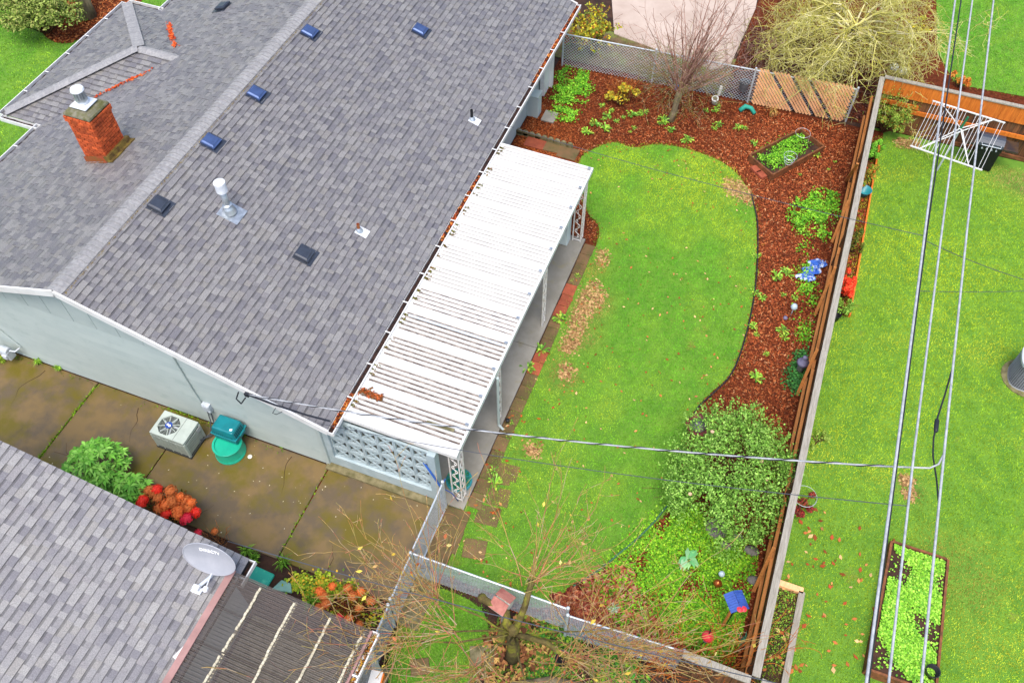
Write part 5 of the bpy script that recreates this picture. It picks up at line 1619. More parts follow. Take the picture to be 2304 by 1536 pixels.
# rhododendron: whorls of long leaves
rh = thing('rhododendron', 'dark green rhododendron with whorled leaves at the driveway edge', 'shrub', tuple(G(215, 1075)))
V, F, cc = [], [], []
leafc = [C(h) for h in ('74b440', '64a438', '90c858', '80b850', '569034')]
def whorl(c, r, n, tilt):
    base_a = U(0, 6.28)
    for i in range(n):
        a = base_a + 2 * PI * i / n + U(-.15, .15); l = r * U(.75, 1.15); w = l * .38
        d = Vector((_c(a) , _s(a), 0)); s = Vector((-_s(a), _c(a), 0))
        k = len(V)
        z1, z2 = l * .10 * U(.5, 1.5), -l * tilt * U(.5, 1.5)
        V.extend([c + d * .01, c + d * l * .5 + s * w / 2 + Vector((0, 0, z1)), c + d * l + Vector((0, 0, z2)), c + d * l * .5 - s * w / 2 + Vector((0, 0, z1)), c + d * l * .5 + Vector((0, 0, z1 - .012))])
        F.extend([(k, k + 4, k + 1), (k + 4, k + 2, k + 1), (k, k + 3, k + 4), (k + 4, k + 3, k + 2)])
        c0 = leafc[RN.randrange(5)]; f = U(.8, 1.25)
        cc.extend([tuple(x * f for x in c0)] * 4)
for (cx_, cy_, R_, hh, n) in ((205, 1040, .68, 1.0, 105), (232, 1075, .45, .8, 46), (285, 1098, .38, .65, 36), (310, 1108, .2, .5, 12)):
    c0 = G(cx_, cy_, hh * .7)
    for i in range(n):
        a = U(0, 6.28); r = R_ * math.sqrt(U(0, 1))
        whorl(Vector((c0.x + r * _c(a), c0.y + r * _s(a), hh * (1 - .55 * (r / R_) ** 2) + U(-.12, .05))), U(.13, .19), RN.randint(7, 10), .25)
fm('foliage', [tuple(v) for v in V], F, 'leaf', rh, np.array(cc))
S = []
for j in range(18): whip(S, G(U(190, 290), U(1065, 1100)), (U(-.4, .4), U(-.3, .3), 1), .8, .016, 5, .08, 0, .4, .4)
segs_mesh('stems', S, 'twig', rh, n=4, cols=col_seg(S, ['5a4430', '6a5038']))
mat('bud', 'c8b84a', rough=.6)

# hydrangeas: domed heads on stems
def head_mesh(m, r):
    k = MB()
    for i in range(80):
        ph = math.acos(U(-.15, 1)); a = U(0, 6.28)
        n = Vector((_s(ph) * _c(a), _s(ph) * _s(a), _c(ph) * .75)); p = n * r * U(.82, 1.05)
        t = n.cross(Vector((U(-1, 1), U(-1, 1), U(-1, 1)))).normalized(); bt_ = n.cross(t).normalized(); s = r * .20
        k.add([p - t * s, p - bt_ * s + n * s * .3, p + t * s, p + bt_ * s + n * s * .3], [(0, 1, 2, 3)])
    k.lathe([(0, -r * .3), (r * .7, -r * .1), (r * .75, r * .3), (0, r * .62)], (0, 0, 0), 10, cap=False)
    return k.mesh('flower_head', m)
HM = {m: [head_mesh(m, .12) for _ in range(3)] for m in ('petal_red', 'petal_brown', 'petal_orange', 'petal_crimson')}
def hydrangea(name, label, heads, h, base, sz=1.0):
    t = thing(name, label, 'shrub', tuple(base))
    S = []
    for (px, py, m) in heads:
        z = h * U(.85, 1.1); q = G(px, py, z)
        link('flower_head', HM[m][RN.randrange(3)], t, Matrix.Translation(q) @ rotz(U(0, 6)) @ Matrix.Rotation(U(-.4, .4), 4, 'X') @ Matrix.Scale(sz * U(.85, 1.15), 4))
        p = Vector((base.x + (q.x - base.x) * .35, base.y + (q.y - base.y) * .35, 0))
        whip(S, p, q - p, (q - p).length, .010, 5, .03, 0, .1, .2)
    segs_mesh('stems', S, 'twig', t, n=4, cols=col_seg(S, ['8a5a34', '6a4428', 'a06a3c']))
    return t
r_, o_, n_, k_ = 'petal_red', 'petal_orange', 'petal_brown', 'petal_crimson'
hy = hydrangea('hydrangea', 'hydrangea with red and rusty orange flower heads by the driveway', [(352, 1101, r_), (322, 1124, r_), (318, 1132, r_), (345, 1108, n_), (356, 1120, n_), (383, 1105, n_), (385, 1128, n_), (405, 1118, o_), (418, 1124, n_), (360, 1143, n_), (376, 1155, r_),
    (400, 1150, o_), (412, 1140, n_), (425, 1142, n_), (440, 1152, r_), (420, 1167, k_), (400, 1158, o_), (430, 1130, o_), (336, 1103, n_), (395, 1135, n_), (373, 1135, o_)], .75, G(375, 1160), 1.15)
P = scatter(gp([(330, 1120), (430, 1120), (450, 1170), (400, 1190), (330, 1150)]), 500)
leaves('foliage', np.column_stack([P, NR.uniform(.1, .5, 500)]), .09, pick(['5a3a24', '7a4a2a', '4a5a24', '8a6a34'], 500), 'leaf', hy, up=.4)
hy2 = hydrangea('dry_hydrangea', 'dried brown hydrangea with rusty heads beside the corrugated roof end', [(720, 1330, o_), (728, 1340, n_), (748, 1318, o_), (733, 1358, n_), (783, 1322, n_), (793, 1339, n_), (812, 1330, o_), (717, 1366, n_), (764, 1388, k_), (784, 1392, o_), (808, 1368, n_), (809, 1404, n_), (835, 1352, n_)], .5, G(775, 1385), .85)
S = []
for j in range(150): whip(S, G(790 + RN.gauss(0, 22), 1385 + RN.gauss(0, 12)), (RN.gauss(0, .6), RN.gauss(0, .6), 1), U(.35, .7), .006, 4, .08, 0, .2, .3)
segs_mesh('canes', S, 'twig', hy2, n=3, cols=col_seg(S, ['8a4a2a', '7a3a24', '9a5a34', '6a3420']))
hy3 = hydrangea('dead_hydrangea', 'single dry hydrangea stalk with a tan head behind the satellite dish', [(483, 1195, n_), (446, 1199, k_)], .6, G(495, 1215), .7)
S = []
for j in range(40): whip(S, G(490 + RN.gauss(0, 14), 1222 + RN.gauss(0, 4)), (RN.gauss(0, .6), RN.gauss(0, .5), 1), U(.3, .6), .006, 4, .08, 0, .2, .3)
segs_mesh('canes', S, 'twig', hy3, n=3, cols=col_seg(S, ['a0643a', 'b87a4a', '8a5a34']))

# grass clumps
def clump(name, label, p, n, h, cols, group=None, spread=.6, w=.012):
    t = thing(name, label, 'plant', tuple(p), group)
    V, cc = [], []
    for i in range(n):
        a = U(0, 6.28); l = h * U(.6, 1.2); d = Vector((_c(a), _s(a), 0)); s = Vector((-_s(a), _c(a), 0)) * w
        q = Vector(p) + Vector((U(-.04, .04), U(-.04, .04), 0)); k = U(.2, 1) * spread
        m1 = q + d * l * k * .5 + Vector((0, 0, l * .7)); e1 = q + d * l * k * 1.2 + Vector((0, 0, l * (.75 - .5 * k)))
        V.append([q - s, q + s, m1 + s * .8, m1 - s * .8]); V.append([m1 - s * .8, m1 + s * .8, e1 + s * .1, e1 - s * .1])
        c = pick(cols, 1)[0]; cc += [c, c]
    V = np.array([[tuple(x) for x in q] for q in V])
    fm('blades', V.reshape(-1, 3), np.arange(len(V) * 4).reshape(-1, 4), 'leaf', t, np.array(cc))
    return t
GR = ['6a9a2c', '5a8a24', '86b03c', '4a7420']
clump('grass_clump', 'grass tuft behind the satellite dish at the driveway edge', G(560, 1245), 60, .35, GR)
clump('grass_clump', 'grass tuft right of the green valve box lid', G(640, 1272), 60, .35, GR)
clump('grass_clump', 'grass tuft nearest the white gutter end', G(575, 1262), 40, .3, GR)
clump('grass_clump', 'long leaved tuft beside the corrugated roof edge', G(705, 1362), 70, .4, GR)
clump('grass_clump', 'tan dead grass tuft below the diagonal slats', G(1735, 262), 40, .45, ['b89a5a', 'a88a44', 'c8a86a', 'b07a4a'])
clump('grass_clump', 'green tuft at the wall foot near the gas meter', G(88, 818), 60, .22, ['8ab838', '6f9a28', 'a0c848'])
clump('grass_clump', 'second green tuft along the wall foot', G(135, 832), 50, .2, ['8ab838', '6f9a28', 'a0c848'])
clump('grass_clump', 'yellow green tuft at the left picture edge by the meter', G(8, 815), 60, .28, ['9ab838', '7f9a28', 'b0c848'])
clump('silver_plant', 'small silvery spiky plant in the leaf drift', G(1380, 1372), 40, .14, ['a8c4a4', '8fb48c', 'c0d4b8'], spread=1.1, w=.012)
clump('spiky_plant', 'blue green spiky plant at the foot of the lower fence', G(1675, 1445), 50, .25, ['4f8a6a', '3f7a54', '6aa07a'], spread=1.0, w=.014)
# hosta-like plant with broad leaves
ho = thing('broad_leaf_plant', 'broad leaved blue green plant in the weed carpet', 'plant', tuple(G(1547, 1262)))
V, F, cc = [], [], []
leafc = [C(h) for h in ('7ab878', '5fa468', '92c88a', '6ab070')]
for i in range(15):
    c = G(1547, 1258, .12) + Vector((U(-.05, .05), U(-.05, .05), U(0, .12)))
    a = U(0, 6.28); l = U(.2, .36); w = l * .42
    d = Vector((_c(a), _s(a), .1)); s = Vector((-_s(a), _c(a), 0))
    k = len(V)
    V += [c, c + d * l * .45 + s * w / 2 + Vector((0, 0, .05)), c + d * l + Vector((0, 0, -.03)), c + d * l * .45 - s * w / 2 + Vector((0, 0, .05)), c + d * l * .45 + Vector((0, 0, .03))]
    F += [(k, k + 4, k + 1), (k + 4, k + 2, k + 1), (k, k + 3, k + 4), (k + 4, k + 3, k + 2)]
    cc += [tuple(x * U(.85, 1.15) for x in leafc[RN.randrange(4)])] * 4
fm('foliage', [tuple(v) for v in V], F, 'leaf', ho, np.array(cc))

# seedlings dotted over the mulch: alike, one by one
SEED = []
for k in range(5):
    V, F, cc = [(0, 0, .015)], [], []
    for i in range(24):
        a = U(0, 2 * PI); l = U(.06, .19); w = U(.03, .05); z = U(.02, .13)
        d = Vector((_c(a), _s(a), 0)); s = Vector((-_s(a), _c(a), 0))
        n0 = len(V)
        V += [tuple(d * (l - w) + s * .006 + Vector((0, 0, z))), tuple(d * (l - w * .2) + s * w * .6 + Vector((0, 0, z + .01))), tuple(d * (l + w * .8) + Vector((0, 0, z - .01))), tuple(d * (l - w * .2) - s * w * .6 + Vector((0, 0, z + .012)))]
        F += [(0, n0, n0 + 3, n0), (n0, n0 + 1, n0 + 2, n0 + 3)]
        c = pick(['8fc040', '74a834', '9acc58', '5f8f34', 'b0c84a'], 1)[0]
        cc += [tuple(c), tuple(c)]
    F = [(f if f[0] != 0 else (0, f[1], f[1] + 1, f[2])) for f in F]
    m = MB(); m.v = V; m.f = F; m.c = [tuple(float(x) for x in c) for c in cc]
    SEED.append(m.mesh('seedling', 'leaf'))
spots = [(1368, 262), (1355, 268), (1402, 265), (1420, 262), (1448, 255), (1440, 262), (1385, 275), (1340, 280), (1425, 288), (1418, 296), (1320, 300), (1360, 292), (1492, 268), (1490, 278), (1608, 250), (1616, 240), (1592, 250), (1612, 282), (1605, 290), (1675, 290), (1660, 288),
         (1505, 293), (1545, 318), (1700, 325), (1800, 395), (1835, 350), (1880, 365), (1865, 380), (1700, 580), (1702, 610), (1765, 610), (1700, 660), (1715, 670), (1708, 575), (1692, 735), (1762, 745), (1765, 760),
         (1690, 840), (1700, 855), (1770, 620), (1760, 665), (1790, 670), (1745, 625), (1700, 755), (1725, 800), (1285, 630), (1300, 622), (1260, 720), (1150, 950), (1145, 982), (1152, 1005), (1110, 1090), (1215, 790), (1108, 1062), (1190, 830), (1330, 275), (1375, 250), (1352, 240)]
ZONES = (('around the foot of the bare tree and back fence', lambda x, y: y < 300 and x > 1470), ('between the house wall and the bare tree', lambda x, y: y < 310 and x <= 1470),
         ('around the diamond raised bed', lambda x, y: y < 420), ('along the patio pavers and gate path', lambda x, y: x < 1320), ('in the mulch strip beside the black lawn edging', lambda x, y: x < 1740), ('in the mulch strip nearer the tall fence', lambda x, y: True))
for (px, py) in spots:
    p = G(px + U(-3, 3), py + U(-2, 2))
    o = link('seedling', SEED[RN.randrange(5)], None, TR(p.x, p.y, 0) @ rotz(U(0, 6)) @ Matrix.Scale(RN.choice([.35, .5, .6, .75, .9, 1.1]), 4))
    zn = next(z for z, f in ZONES if f(px, py))
    tag(o, 'small green weed seedling ' + zn, 'seedling', 'weed seedlings ' + zn)
# ------------------------------------------------------------------ raised beds and garden edging
def raised_bed(name, label, corners, h, m, w=.05, soil=.75):
    t = thing(name, label, 'raised bed', tuple(Vector(corners[0])))
    n = len(corners)
    for i in range(n):
        a, e = Vector(corners[i]), Vector(corners[(i + 1) % n])
        d = (e - a).normalized()
        for k in range(2):
            b = MB(); b.bar(a + d * (.0 if i % 2 else w / 2) + Vector((0, 0, h * (.25 + .5 * k))), e - d * (.0 if i % 2 else w / 2) + Vector((0, 0, h * (.25 + .5 * k))), w, h * .48); b.build('board', m, t)
    b = MB(); b.prism([(c[0], c[1]) for c in corners], 0, h * soil); b.build('soil', 'soil', t)
    return t
dm = [G(1683, 362), G(1735, 406), G(1850, 342), G(1797, 303)]
dm = [(p.x, p.y, 0) for p in dm]
raised_bed('diamond_bed', 'weathered timber raised bed set diagonally in the mulch', dm, .24, 'wood_bed', soil=.35)
raised_bed('long_bed', 'long dark timber raised bed on the neighbouring lawn under the wires', [(4.72, 7.2, 0), (6.0, 7.2, 0), (6.0, 10.1, 0), (4.84, 10.1, 0)], .34, 'wood_bed', soil=.86)
q = G(1775, 362, .3)
cg = thing('plant_support', 'pale wire plant support rings over the diamond bed', 'plant support', (q.x, q.y, .1))
for r, z in ((.19, .50), (.15, .36), (.11, .24)):
    b = MB(); b.tube([q + Vector((r * _c(t), r * _s(t), z - .3)) for t in np.linspace(0, 2 * PI, 28)[:-1]], .0055, 4, closed=True); b.build('ring', 'galv', cg)
for k in range(3):
    a = k * 2.1
    b = MB(); b.bar(q + Vector((.09 * _c(a), .09 * _s(a), -.22)), q + Vector((.19 * _c(a), .19 * _s(a), .22)), .006, .006, (1, 0, 0)); b.build('leg', 'galv', cg)
q = G(1805, 305, .3)
b = MB(); b.tube([q + Vector((.22 * _c(t), .22 * _s(t), .1)) for t in np.linspace(0, 2 * PI, 28)[:-1]], .005, 4, closed=True); b.bar(q + Vector((.22, 0, -.3)), q + Vector((.22, 0, .1)), .006, .006, (1, 0, 0)); o = b.build('wire_hoop', 'galv'); tag(o, 'thin wire hoop at the far corner of the diamond bed', 'hoop')
for px, py, lab in ((1700, 385, 'brick lying nearest the lawn beside the diamond bed'), (1712, 396, 'brick under the near corner of the diamond bed')):
    p = G(px, py); b = MB(); b.box((p.x, p.y, .05), (.30, .20, .09), rotz(-.75).to_3x3()); tag(b.build('loose_brick', 'paver_red', bevel=.008), lab, 'brick')
# border boards on the neighbouring side
for (a, e, lab) in (((3.16, 16.2), (3.05, 23.2), 'long orange border board edging the neighbouring lawn'), ((3.28, 5.9), (3.28, 8.4), 'grey timber edge of the narrow bed along the lower fence'), ((2.6, 8.43), (3.3, 8.43), 'short tan timber end of the narrow bed along the lower fence')):
    b = MB(); b.bar((*a, .06), (*e, .06), .045 if 'orange' in lab else .13, .12); tag(b.build('border_board', 'wood_orange' if 'orange' in lab else ('wood_gray' if 'grey' in lab else 'wood_tan')), lab, 'edging')
sheet('border_bed', rect(2.58, 16.2, 3.12, 23.9), .014, 'mulch')
sheet('narrow_bed', rect(2.58, 5.8, 3.22, 8.4), .014, 'soil')
P = scatter(rect(2.6, 6.6, 3.2, 8.35), 900)
o = leaves('narrow_bed_weeds', np.column_stack([P, NR.uniform(.02, .1, 900)]), .05, pick(['6f9a2c', '8ab03c', '4f7a24', '7a6a3a'], 900), 'leaf', up=.6); tag(o, 'mixed weeds in the narrow bed behind the lower fence', 'weeds', kind='stuff')
P = scatter(rect(2.6, 16.3, 3.1, 23.6), 1500)
o = chips('border_chips', P, .06, pick(['7a3a28', '5a2a20', '8a5a40', 'a8442c'], 1500), 'chip', .02); tag(o, 'dark bark chips in the narrow border behind the tall fence', 'mulch', kind='stuff')
# black plastic lawn edging
ep = smooth_poly(gp([(1690, 440), (1706, 505), (1703, 610), (1694, 690), (1668, 795), (1640, 855), (1596, 893), (1562, 925), (1550, 960)]), 3, closed=False)
b = MB(); b.tube([(x, y, .05 + .012 * _s(i * .7)) for i, (x, y) in enumerate(ep)], .017, 6); tag(b.build('lawn_edging', 'cable_black', smooth=True), 'black plastic edging curving along the lawn beside the mulch', 'edging')
ep = smooth_poly(gp([(1500, 1140), (1455, 1195), (1395, 1245), (1340, 1290), (1290, 1320)]), 3, closed=False)
mat('net_green', '3f6a4c', rough=.7)
b = MB(); b.tube([(x, y, .05 + .012 * _s(i * .7)) for i, (x, y) in enumerate(ep)], .022, 6); tag(b.build('lawn_edging', 'net_green', smooth=True), 'green edging strip between lawn and weed carpet below the shrub', 'edging')

# ------------------------------------------------------------------ rotary airer
ai = thing('clothes_airer', 'white folding clothes line frame on a post in the neighbouring garden', 'clothes line', (4.75, 22.6, 0))
A0, A1, B0, B1 = [Vector(p) for p in ((3.60, 21.48, 1.6), (5.52, 21.16, 1.6), (4.0, 23.7, 1.6), (6.01, 23.42, 1.6))]
for a, e in ((A0, A1), (B0, B1)):
    b = MB(); b.bar(a, e, .035, .03); b.build('bar', 'trim_white', ai)
hub = Vector((4.86, 22.8, 1.55))
for e in (A0.lerp(A1, .12), A0.lerp(A1, .82), B0.lerp(B1, .14), B0.lerp(B1, .84)):
    for o2 in (0, .05):
        b = MB(); b.bar(hub + Vector((o2 * 1.4, -o2, -o2 * .6)), e + Vector((0, 0, -.02)), .022, .022); b.build('arm', 'trim_white', ai)
for k in range(22):
    t = .015 + .97 * k / 21
    if .52 < t < .60 or .84 < t < .93: continue
    p, q = A0.lerp(A1, t), B0.lerp(B1, t)
    b = MB(); b.tube([p, p.lerp(q, .5) - Vector((0, 0, .012)), q], .006, 4); b.build('cord', 'trim_white', ai)
b = MB(); b.tube([(4.80, 22.72, 0), hub - Vector((0, 0, .1))], .03, 8); b.build('post', 'galv', ai)
mat('sleeve_green', '1f6a44', rough=.5)
b = MB(); b.tube([hub - Vector((0, 0, .05)), hub + Vector((.05, .05, .38))], .035, 8); b.build('sleeve', 'sleeve_green', ai)

# ------------------------------------------------------------------ barbecue
bq = thing('barbecue', 'black gas barbecue with side shelves in front of the dark fence', 'barbecue', (5.95, 23.45, 0))
mat('bbq_black', '1c1d20', '141416', 5, rough=.35)
mat('bbq_lid', '3c434e', rough=.28, spec=.7)
mat('bbq_shelf', '2b2c30', '4a3a2c', 6, rough=.4)
bx_, by_ = 5.92, 23.42
b = MB(); b.box((bx_, by_, .40), (.66, .48, .70)); b.build('cabinet', 'bbq_black', bq, bevel=.01)
b = MB(); b.box((bx_, by_, .83), (.70, .52, .14)); b.build('firebox', 'bbq_black', bq, bevel=.02)
b = MB()
n = 9
V, F = [], []
for i in range(n):
    a = PI * i / (n - 1); y, z = -.26 * _c(a), .90 + .20 * _s(a)
    V += [(bx_ - .34, by_ + y, z), (bx_ + .34, by_ + y, z)]
    if i: F.append((2 * i - 2, 2 * i - 1, 2 * i + 1, 2 * i))
F += [tuple(2 * i for i in range(n)), tuple(2 * i + 1 for i in range(n - 1, -1, -1))]
b.add(V, F); b.build('lid', 'bbq_lid', bq)
b = MB(); b.tube([(bx_ - .26, by_ - .25, .98), (bx_ - .26, by_ - .33, .97), (bx_ + .26, by_ - .33, .97), (bx_ + .26, by_ - .25, .98)], .013, 6); b.build('handle', 'galv', bq)
for s_ in (-1, 1):
    b = MB(); b.box((bx_ + s_ * .56, by_, .88), (.40, .46, .04)); b.box((bx_ + s_ * .56, by_ - .23, .87), (.40, .02, .07)); b.build('side_shelf', 'bbq_shelf', bq, bevel=.008)
for k in range(4):
    b = MB(); b.lathe([(.025, 0), (.025, .03)], (bx_ - .2 + k * .13, by_ - .26, .82), 10, Matrix.Rotation(PI / 2, 3, 'X')); b.build('knob', 'galv', bq)
for s_ in (-1, 1):
    b = MB(); b.lathe([(.06, -.02), (.06, .02)], (bx_ + s_ * .28, by_ - .18, .06), 12, Matrix.Rotation(PI / 2, 3, 'Y')); b.build('wheel', 'bbq_black', bq)

# ------------------------------------------------------------------ round condenser at the right edge
cd = thing('condenser_unit', 'round grey condenser with wire grille on the neighbouring lawn at the right edge', 'air conditioner', (7.50, 15.80, 0))
sheet('condenser_pad', [(7.50 + .58 * _c(t), 15.80 + .58 * _s(t)) for t in np.linspace(0, 2 * PI, 25)[:-1]], .035, 'concrete_old', thick=.05)
mat('cond_top', 'b9bcc2', rough=.45)
mat('cond_brown', '6a4a40', rough=.6)
cx_, cy_, cr = 7.50, 15.80, .42
def sq(r, z, n=28, k=.22):
    pts = []
    for i in range(n):
        t = 2 * PI * i / n; c, s = _c(t), _s(t)
        m = (abs(c) ** 3.2 + abs(s) ** 3.2) ** (-1 / 3.2)
        pts.append((cx_ + r * m * c, cy_ + r * m * s, z))
    return pts
b = MB(); R0, R1 = sq(cr * .93, .04), sq(cr * .93, .76); n = len(R0)
b.add(R0 + R1, [(i, (i + 1) % n, n + (i + 1) % n, n + i) for i in range(n)]); b.build('coil', 'ac_dark', cd)
b = MB()
for z in np.arange(.07, .78, .045): b.tube([Vector(p) for p in sq(cr, z)], .0045, 4, closed=True)
for i in range(56):
    t = 2 * PI * i / 56; c, s = _c(t), _s(t); m = (abs(c) ** 3.2 + abs(s) ** 3.2) ** (-1 / 3.2)
    p = Vector((cx_ + cr * m * c, cy_ + cr * m * s, .05)); b.tube([p, p + Vector((0, 0, .72))], .0045, 4)
mat('cond_wire', '9a9ca4', rough=.5)
b.build('grille', 'cond_wire', cd)
b = MB(); Ra, Rb, Rc, Rd = sq(cr * 1.04, .76), sq(cr * 1.04, .83), sq(cr * .74, .85), sq(cr * .70, .80)
for A_, B_ in ((Ra, Rb), (Rb, Rc), (Rc, Rd)): b.add(A_ + B_, [(i, (i + 1) % n, n + (i + 1) % n, n + i) for i in range(n)])
b.build('top_ring', 'cond_top', cd)
b = MB(); b.add(sq(cr * .72, .79), [tuple(range(n))]); b.build('fan_well', 'cond_brown', cd)
b = MB(); b.add(sq(cr * 1.02, .03) + sq(cr * 1.02, .07), [(i, (i + 1) % n, n + (i + 1) % n, n + i) for i in range(n)]); b.build('base_ring', 'cond_top', cd)

# ------------------------------------------------------------------ small garden things
mat('blue_cloth', '3a6ac8', 'c8d8f0', 7, lo=.5, hi=.56, rough=.6, stain=('1c3a7a', 9, .6, .68))
p = G(1827, 612)
V, F = [], []
nn = 16
for i in range(nn + 1):
    for j in range(nn + 1):
        u_, v_ = i / nn - .5, j / nn - .5
        w_ = .17 + .07 * _s(i * 1.1) + .05 * _s(j * 1.7 + 1)
        V.append((p.x + v_ * w_ * 2.0 + u_ * .30, p.y + u_ * .85 + .05 * _s(j * 1.3), .04 + .05 * abs(_s(i * 1.9 + j * 1.3)) + .03 * U(0, 1)))
for i in range(nn):
    for j in range(nn):
        k = i * (nn + 1) + j; F.append((k, k + 1, k + nn + 2, k + nn + 1))
o = fm('crumpled_tarp', V, F, 'blue_cloth'); tag(o, 'crumpled blue and white patterned cloth lying on the mulch', 'cloth')
def lathe_thing(name, label, cat, parts, loc):
    t = thing(name, label, cat, tuple(loc))
    for nm, prof_, m, n_ in parts:
        b = MB(); b.lathe(prof_, loc, n_); b.build(nm, m, t, smooth=True)
    return t
mat('pot_teal', '2f8a94', rough=.35)
mat('glass_ball', 'b8ccd8', rough=.12, spec=.8)
mat('copper', 'd2703c', rough=.28, metal=.8)
mat('terracotta', 'c8682f', 'a8502a', 8, rough=.8)
mat('bowl_red', '8a3a34', '6a2c28', 6, rough=.4)
mat('statue', '8a86a0', '6a6480', 8, rough=.6)
mat('plastic_black', '1e1f22', rough=.5)
mat('rock', '8f8a82', '6a665e', 5, rough=.9, bump=.5, bscale=30)
mat('water', '8a8680', rough=.2, spec=.6)
lathe_thing('garden_pot', 'teal glazed bowl in the neighbouring border', 'pot', [('bowl', [(.10, 0), (.19, .22), (.21, .24), (.19, .235), (.12, .06)], 'pot_teal', 20)], G(1940, 440))
lathe_thing('garden_pot', 'black plastic pot at the fence foot under the light green bush', 'pot', [('pot', [(.10, 0), (.13, .22), (.14, .23), (.12, .22), (.10, .05)], 'plastic_black', 16)], G(1876, 718))
lathe_thing('garden_pot', 'black pot standing in the lower end of the long raised bed', 'pot', [('pot', [(.10, .29), (.13, .50), (.14, .51), (.12, .50), (.10, .32)], 'plastic_black', 16)], G(2078, 1525))
lathe_thing('bird_bath', 'dark red bird bath bowl half hidden by the large shrub', 'bird bath', [('pedestal', [(.16, 0), (.10, .06), (.07, .3), (.10, .5)], 'bowl_red', 18), ('bowl', [(.08, .48), (.26, .56), (.30, .62), (.27, .62), (.2, .57), (0, .55)], 'bowl_red', 28), ('water', [(.2, .585), (.0, .587)], 'water', 24)], G(1562, 985))
lathe_thing('lantern', 'clear glass lantern ornament in the trailing weeds', 'ornament', [('stake', [(.012, 0), (.012, .3)], 'galv', 8), ('globe', [(.0, .3), (.07, .34), (.09, .40), (.06, .48), (0, .5)], 'glass_ball', 14)], G(1778, 712))
lathe_thing('garden_ball', 'small violet ball ornament on the mulch', 'ornament', [('ball', [(0, .0), (.05, .02), (.06, .06), (.04, .1), (0, .115)], 'statue', 12)], G(1766, 718))
lathe_thing('bell_ornament', 'violet grey bell shaped ornament beside the tall fence', 'ornament', [('base', [(.10, 0), (.08, .2), (.06, .36)], 'rock', 12), ('bell', [(.16, .36), (.13, .42), (.08, .50), (.05, .56), (.06, .60), (0, .64)], 'statue', 16)], G(1798, 835))
lathe_thing('garden_ball', 'shiny copper ball on a stake in the weed carpet', 'ornament', [('stake', [(.01, 0), (.01, .25)], 'plastic_black', 6), ('ball', [(0, .25), (.06, .27), (.095, .34), (.06, .41), (0, .435)], 'copper', 18)], G(1608, 1325))
lathe_thing('garden_ball', 'pale blue glass ball in the weed carpet above the copper ball', 'ornament', [('stake', [(.01, 0), (.01, .22)], 'plastic_black', 6), ('ball', [(0, .22), (.05, .24), (.07, .29), (.05, .34), (0, .36)], 'glass_ball', 14)], G(1618, 1302))
p = G(1612, 1190)
b = MB(); b.lathe([(.0, 0), (.24, .0), (.25, .05), (.22, .08), (.0, .085)], p, 26); tag(b.build('stepping_stone', 'rock'), 'round grey stepping stone below the large shrub', 'stone')
for px, py, s_, lab in ((1690, 1240, .14, 'grey stone at the fence foot under the shrub'), (1632, 1228, .11, 'small grey stone in the weeds below the shrub'), (1697, 1308, .13, 'pale stone beside the fence brace'), (1660, 1210, .1, 'half buried grey stone below the large shrub')):
    p = G(px, py); b = MB()
    b.lathe([(0, 0), (s_, .01), (s_ * 1.05, .05), (s_ * .7, .1), (0, .115)], p, 9, Matrix.Rotation(U(-.15, .15), 3, 'X') @ Matrix.Diagonal((1.2, .85, 1))); tag(b.build('rock', 'rock', smooth=True), lab, 'rock')
# blue roofed bird feeder on a post
mat('feeder_blue', '3f5fae', '34509a', 8, rough=.5)
mat('feeder_red', 'd83a44', rough=.5)
bfp = G(1600, 1450)
top = G(1657, 1352, 1.45)
fd = thing('bird_feeder', 'blue roofed bird feeder on a leaning post in the weed carpet', 'bird feeder', tuple(bfp))
base_f = Vector((top.x, top.y, 0))
b = MB(); b.bar(base_f, top - Vector((0, 0, .2)), .05, .05, (1, 0, 0)); b.build('post', 'wood_rail', fd)
b = MB(); b.tube([base_f + Vector((.06, 0, 0)), top + Vector((.05, 0, -.25))], .012, 6); b.build('rod', 'plastic_black', fd)
Mr = rotz(math.radians(35)).to_3x3()
for s_ in (-1, 1):
    r_ = MB()
    for k in range(8):
        r_.box(Vector(top) + Mr @ Vector((s_ * .095, -.17 + k * .048, .03)), (.20, .044, .018), Mr @ Matrix.Rotation(s_ * .45, 3, 'Y'))
    r_.build('roof_half', 'feeder_blue', fd)
b = MB(); b.box(top - Vector((0, 0, .12)), (.20, .20, .18), Mr); b.build('hopper', 'wood_tan', fd)
b = MB(); b.lathe([(0, -.02), (.05, 0), (.06, .03), (0, .06)], Vector(top) + Mr @ Vector((-.02, -.18, .04)), 10); b.lathe([(0, -.02), (.05, 0), (.06, .03), (0, .06)], Vector(top) + Mr @ Vector((.06, -.19, .03)), 10); b.build('ornament', 'feeder_red', fd)
hp = G(1592, 1432, 1.0)
hf = thing('hummingbird_feeder', 'red topped glass bird feeder hanging by the lower fence', 'bird feeder', (hp.x, hp.y, 0))
b = MB(); b.lathe([(.0, .13), (.04, .12), (.11, .06), (.12, .02), (.09, -.01), (0, -.01)], hp, 18); b.build('top', 'feeder_red', hf, smooth=True)
b = MB(); b.lathe([(.06, -.02), (.075, -.12), (.05, -.22), (.0, -.24)], hp, 14); b.build('bottle', 'glass_ball', hf, smooth=True)
b = MB(); b.tube([(hp.x, hp.y + .1, 0), (hp.x, hp.y + .1, 1.2), (hp.x, hp.y + .03, 1.25), (hp.x, hp.y, 1.12)], .009, 6); b.build('hanger', 'plastic_black', hf)
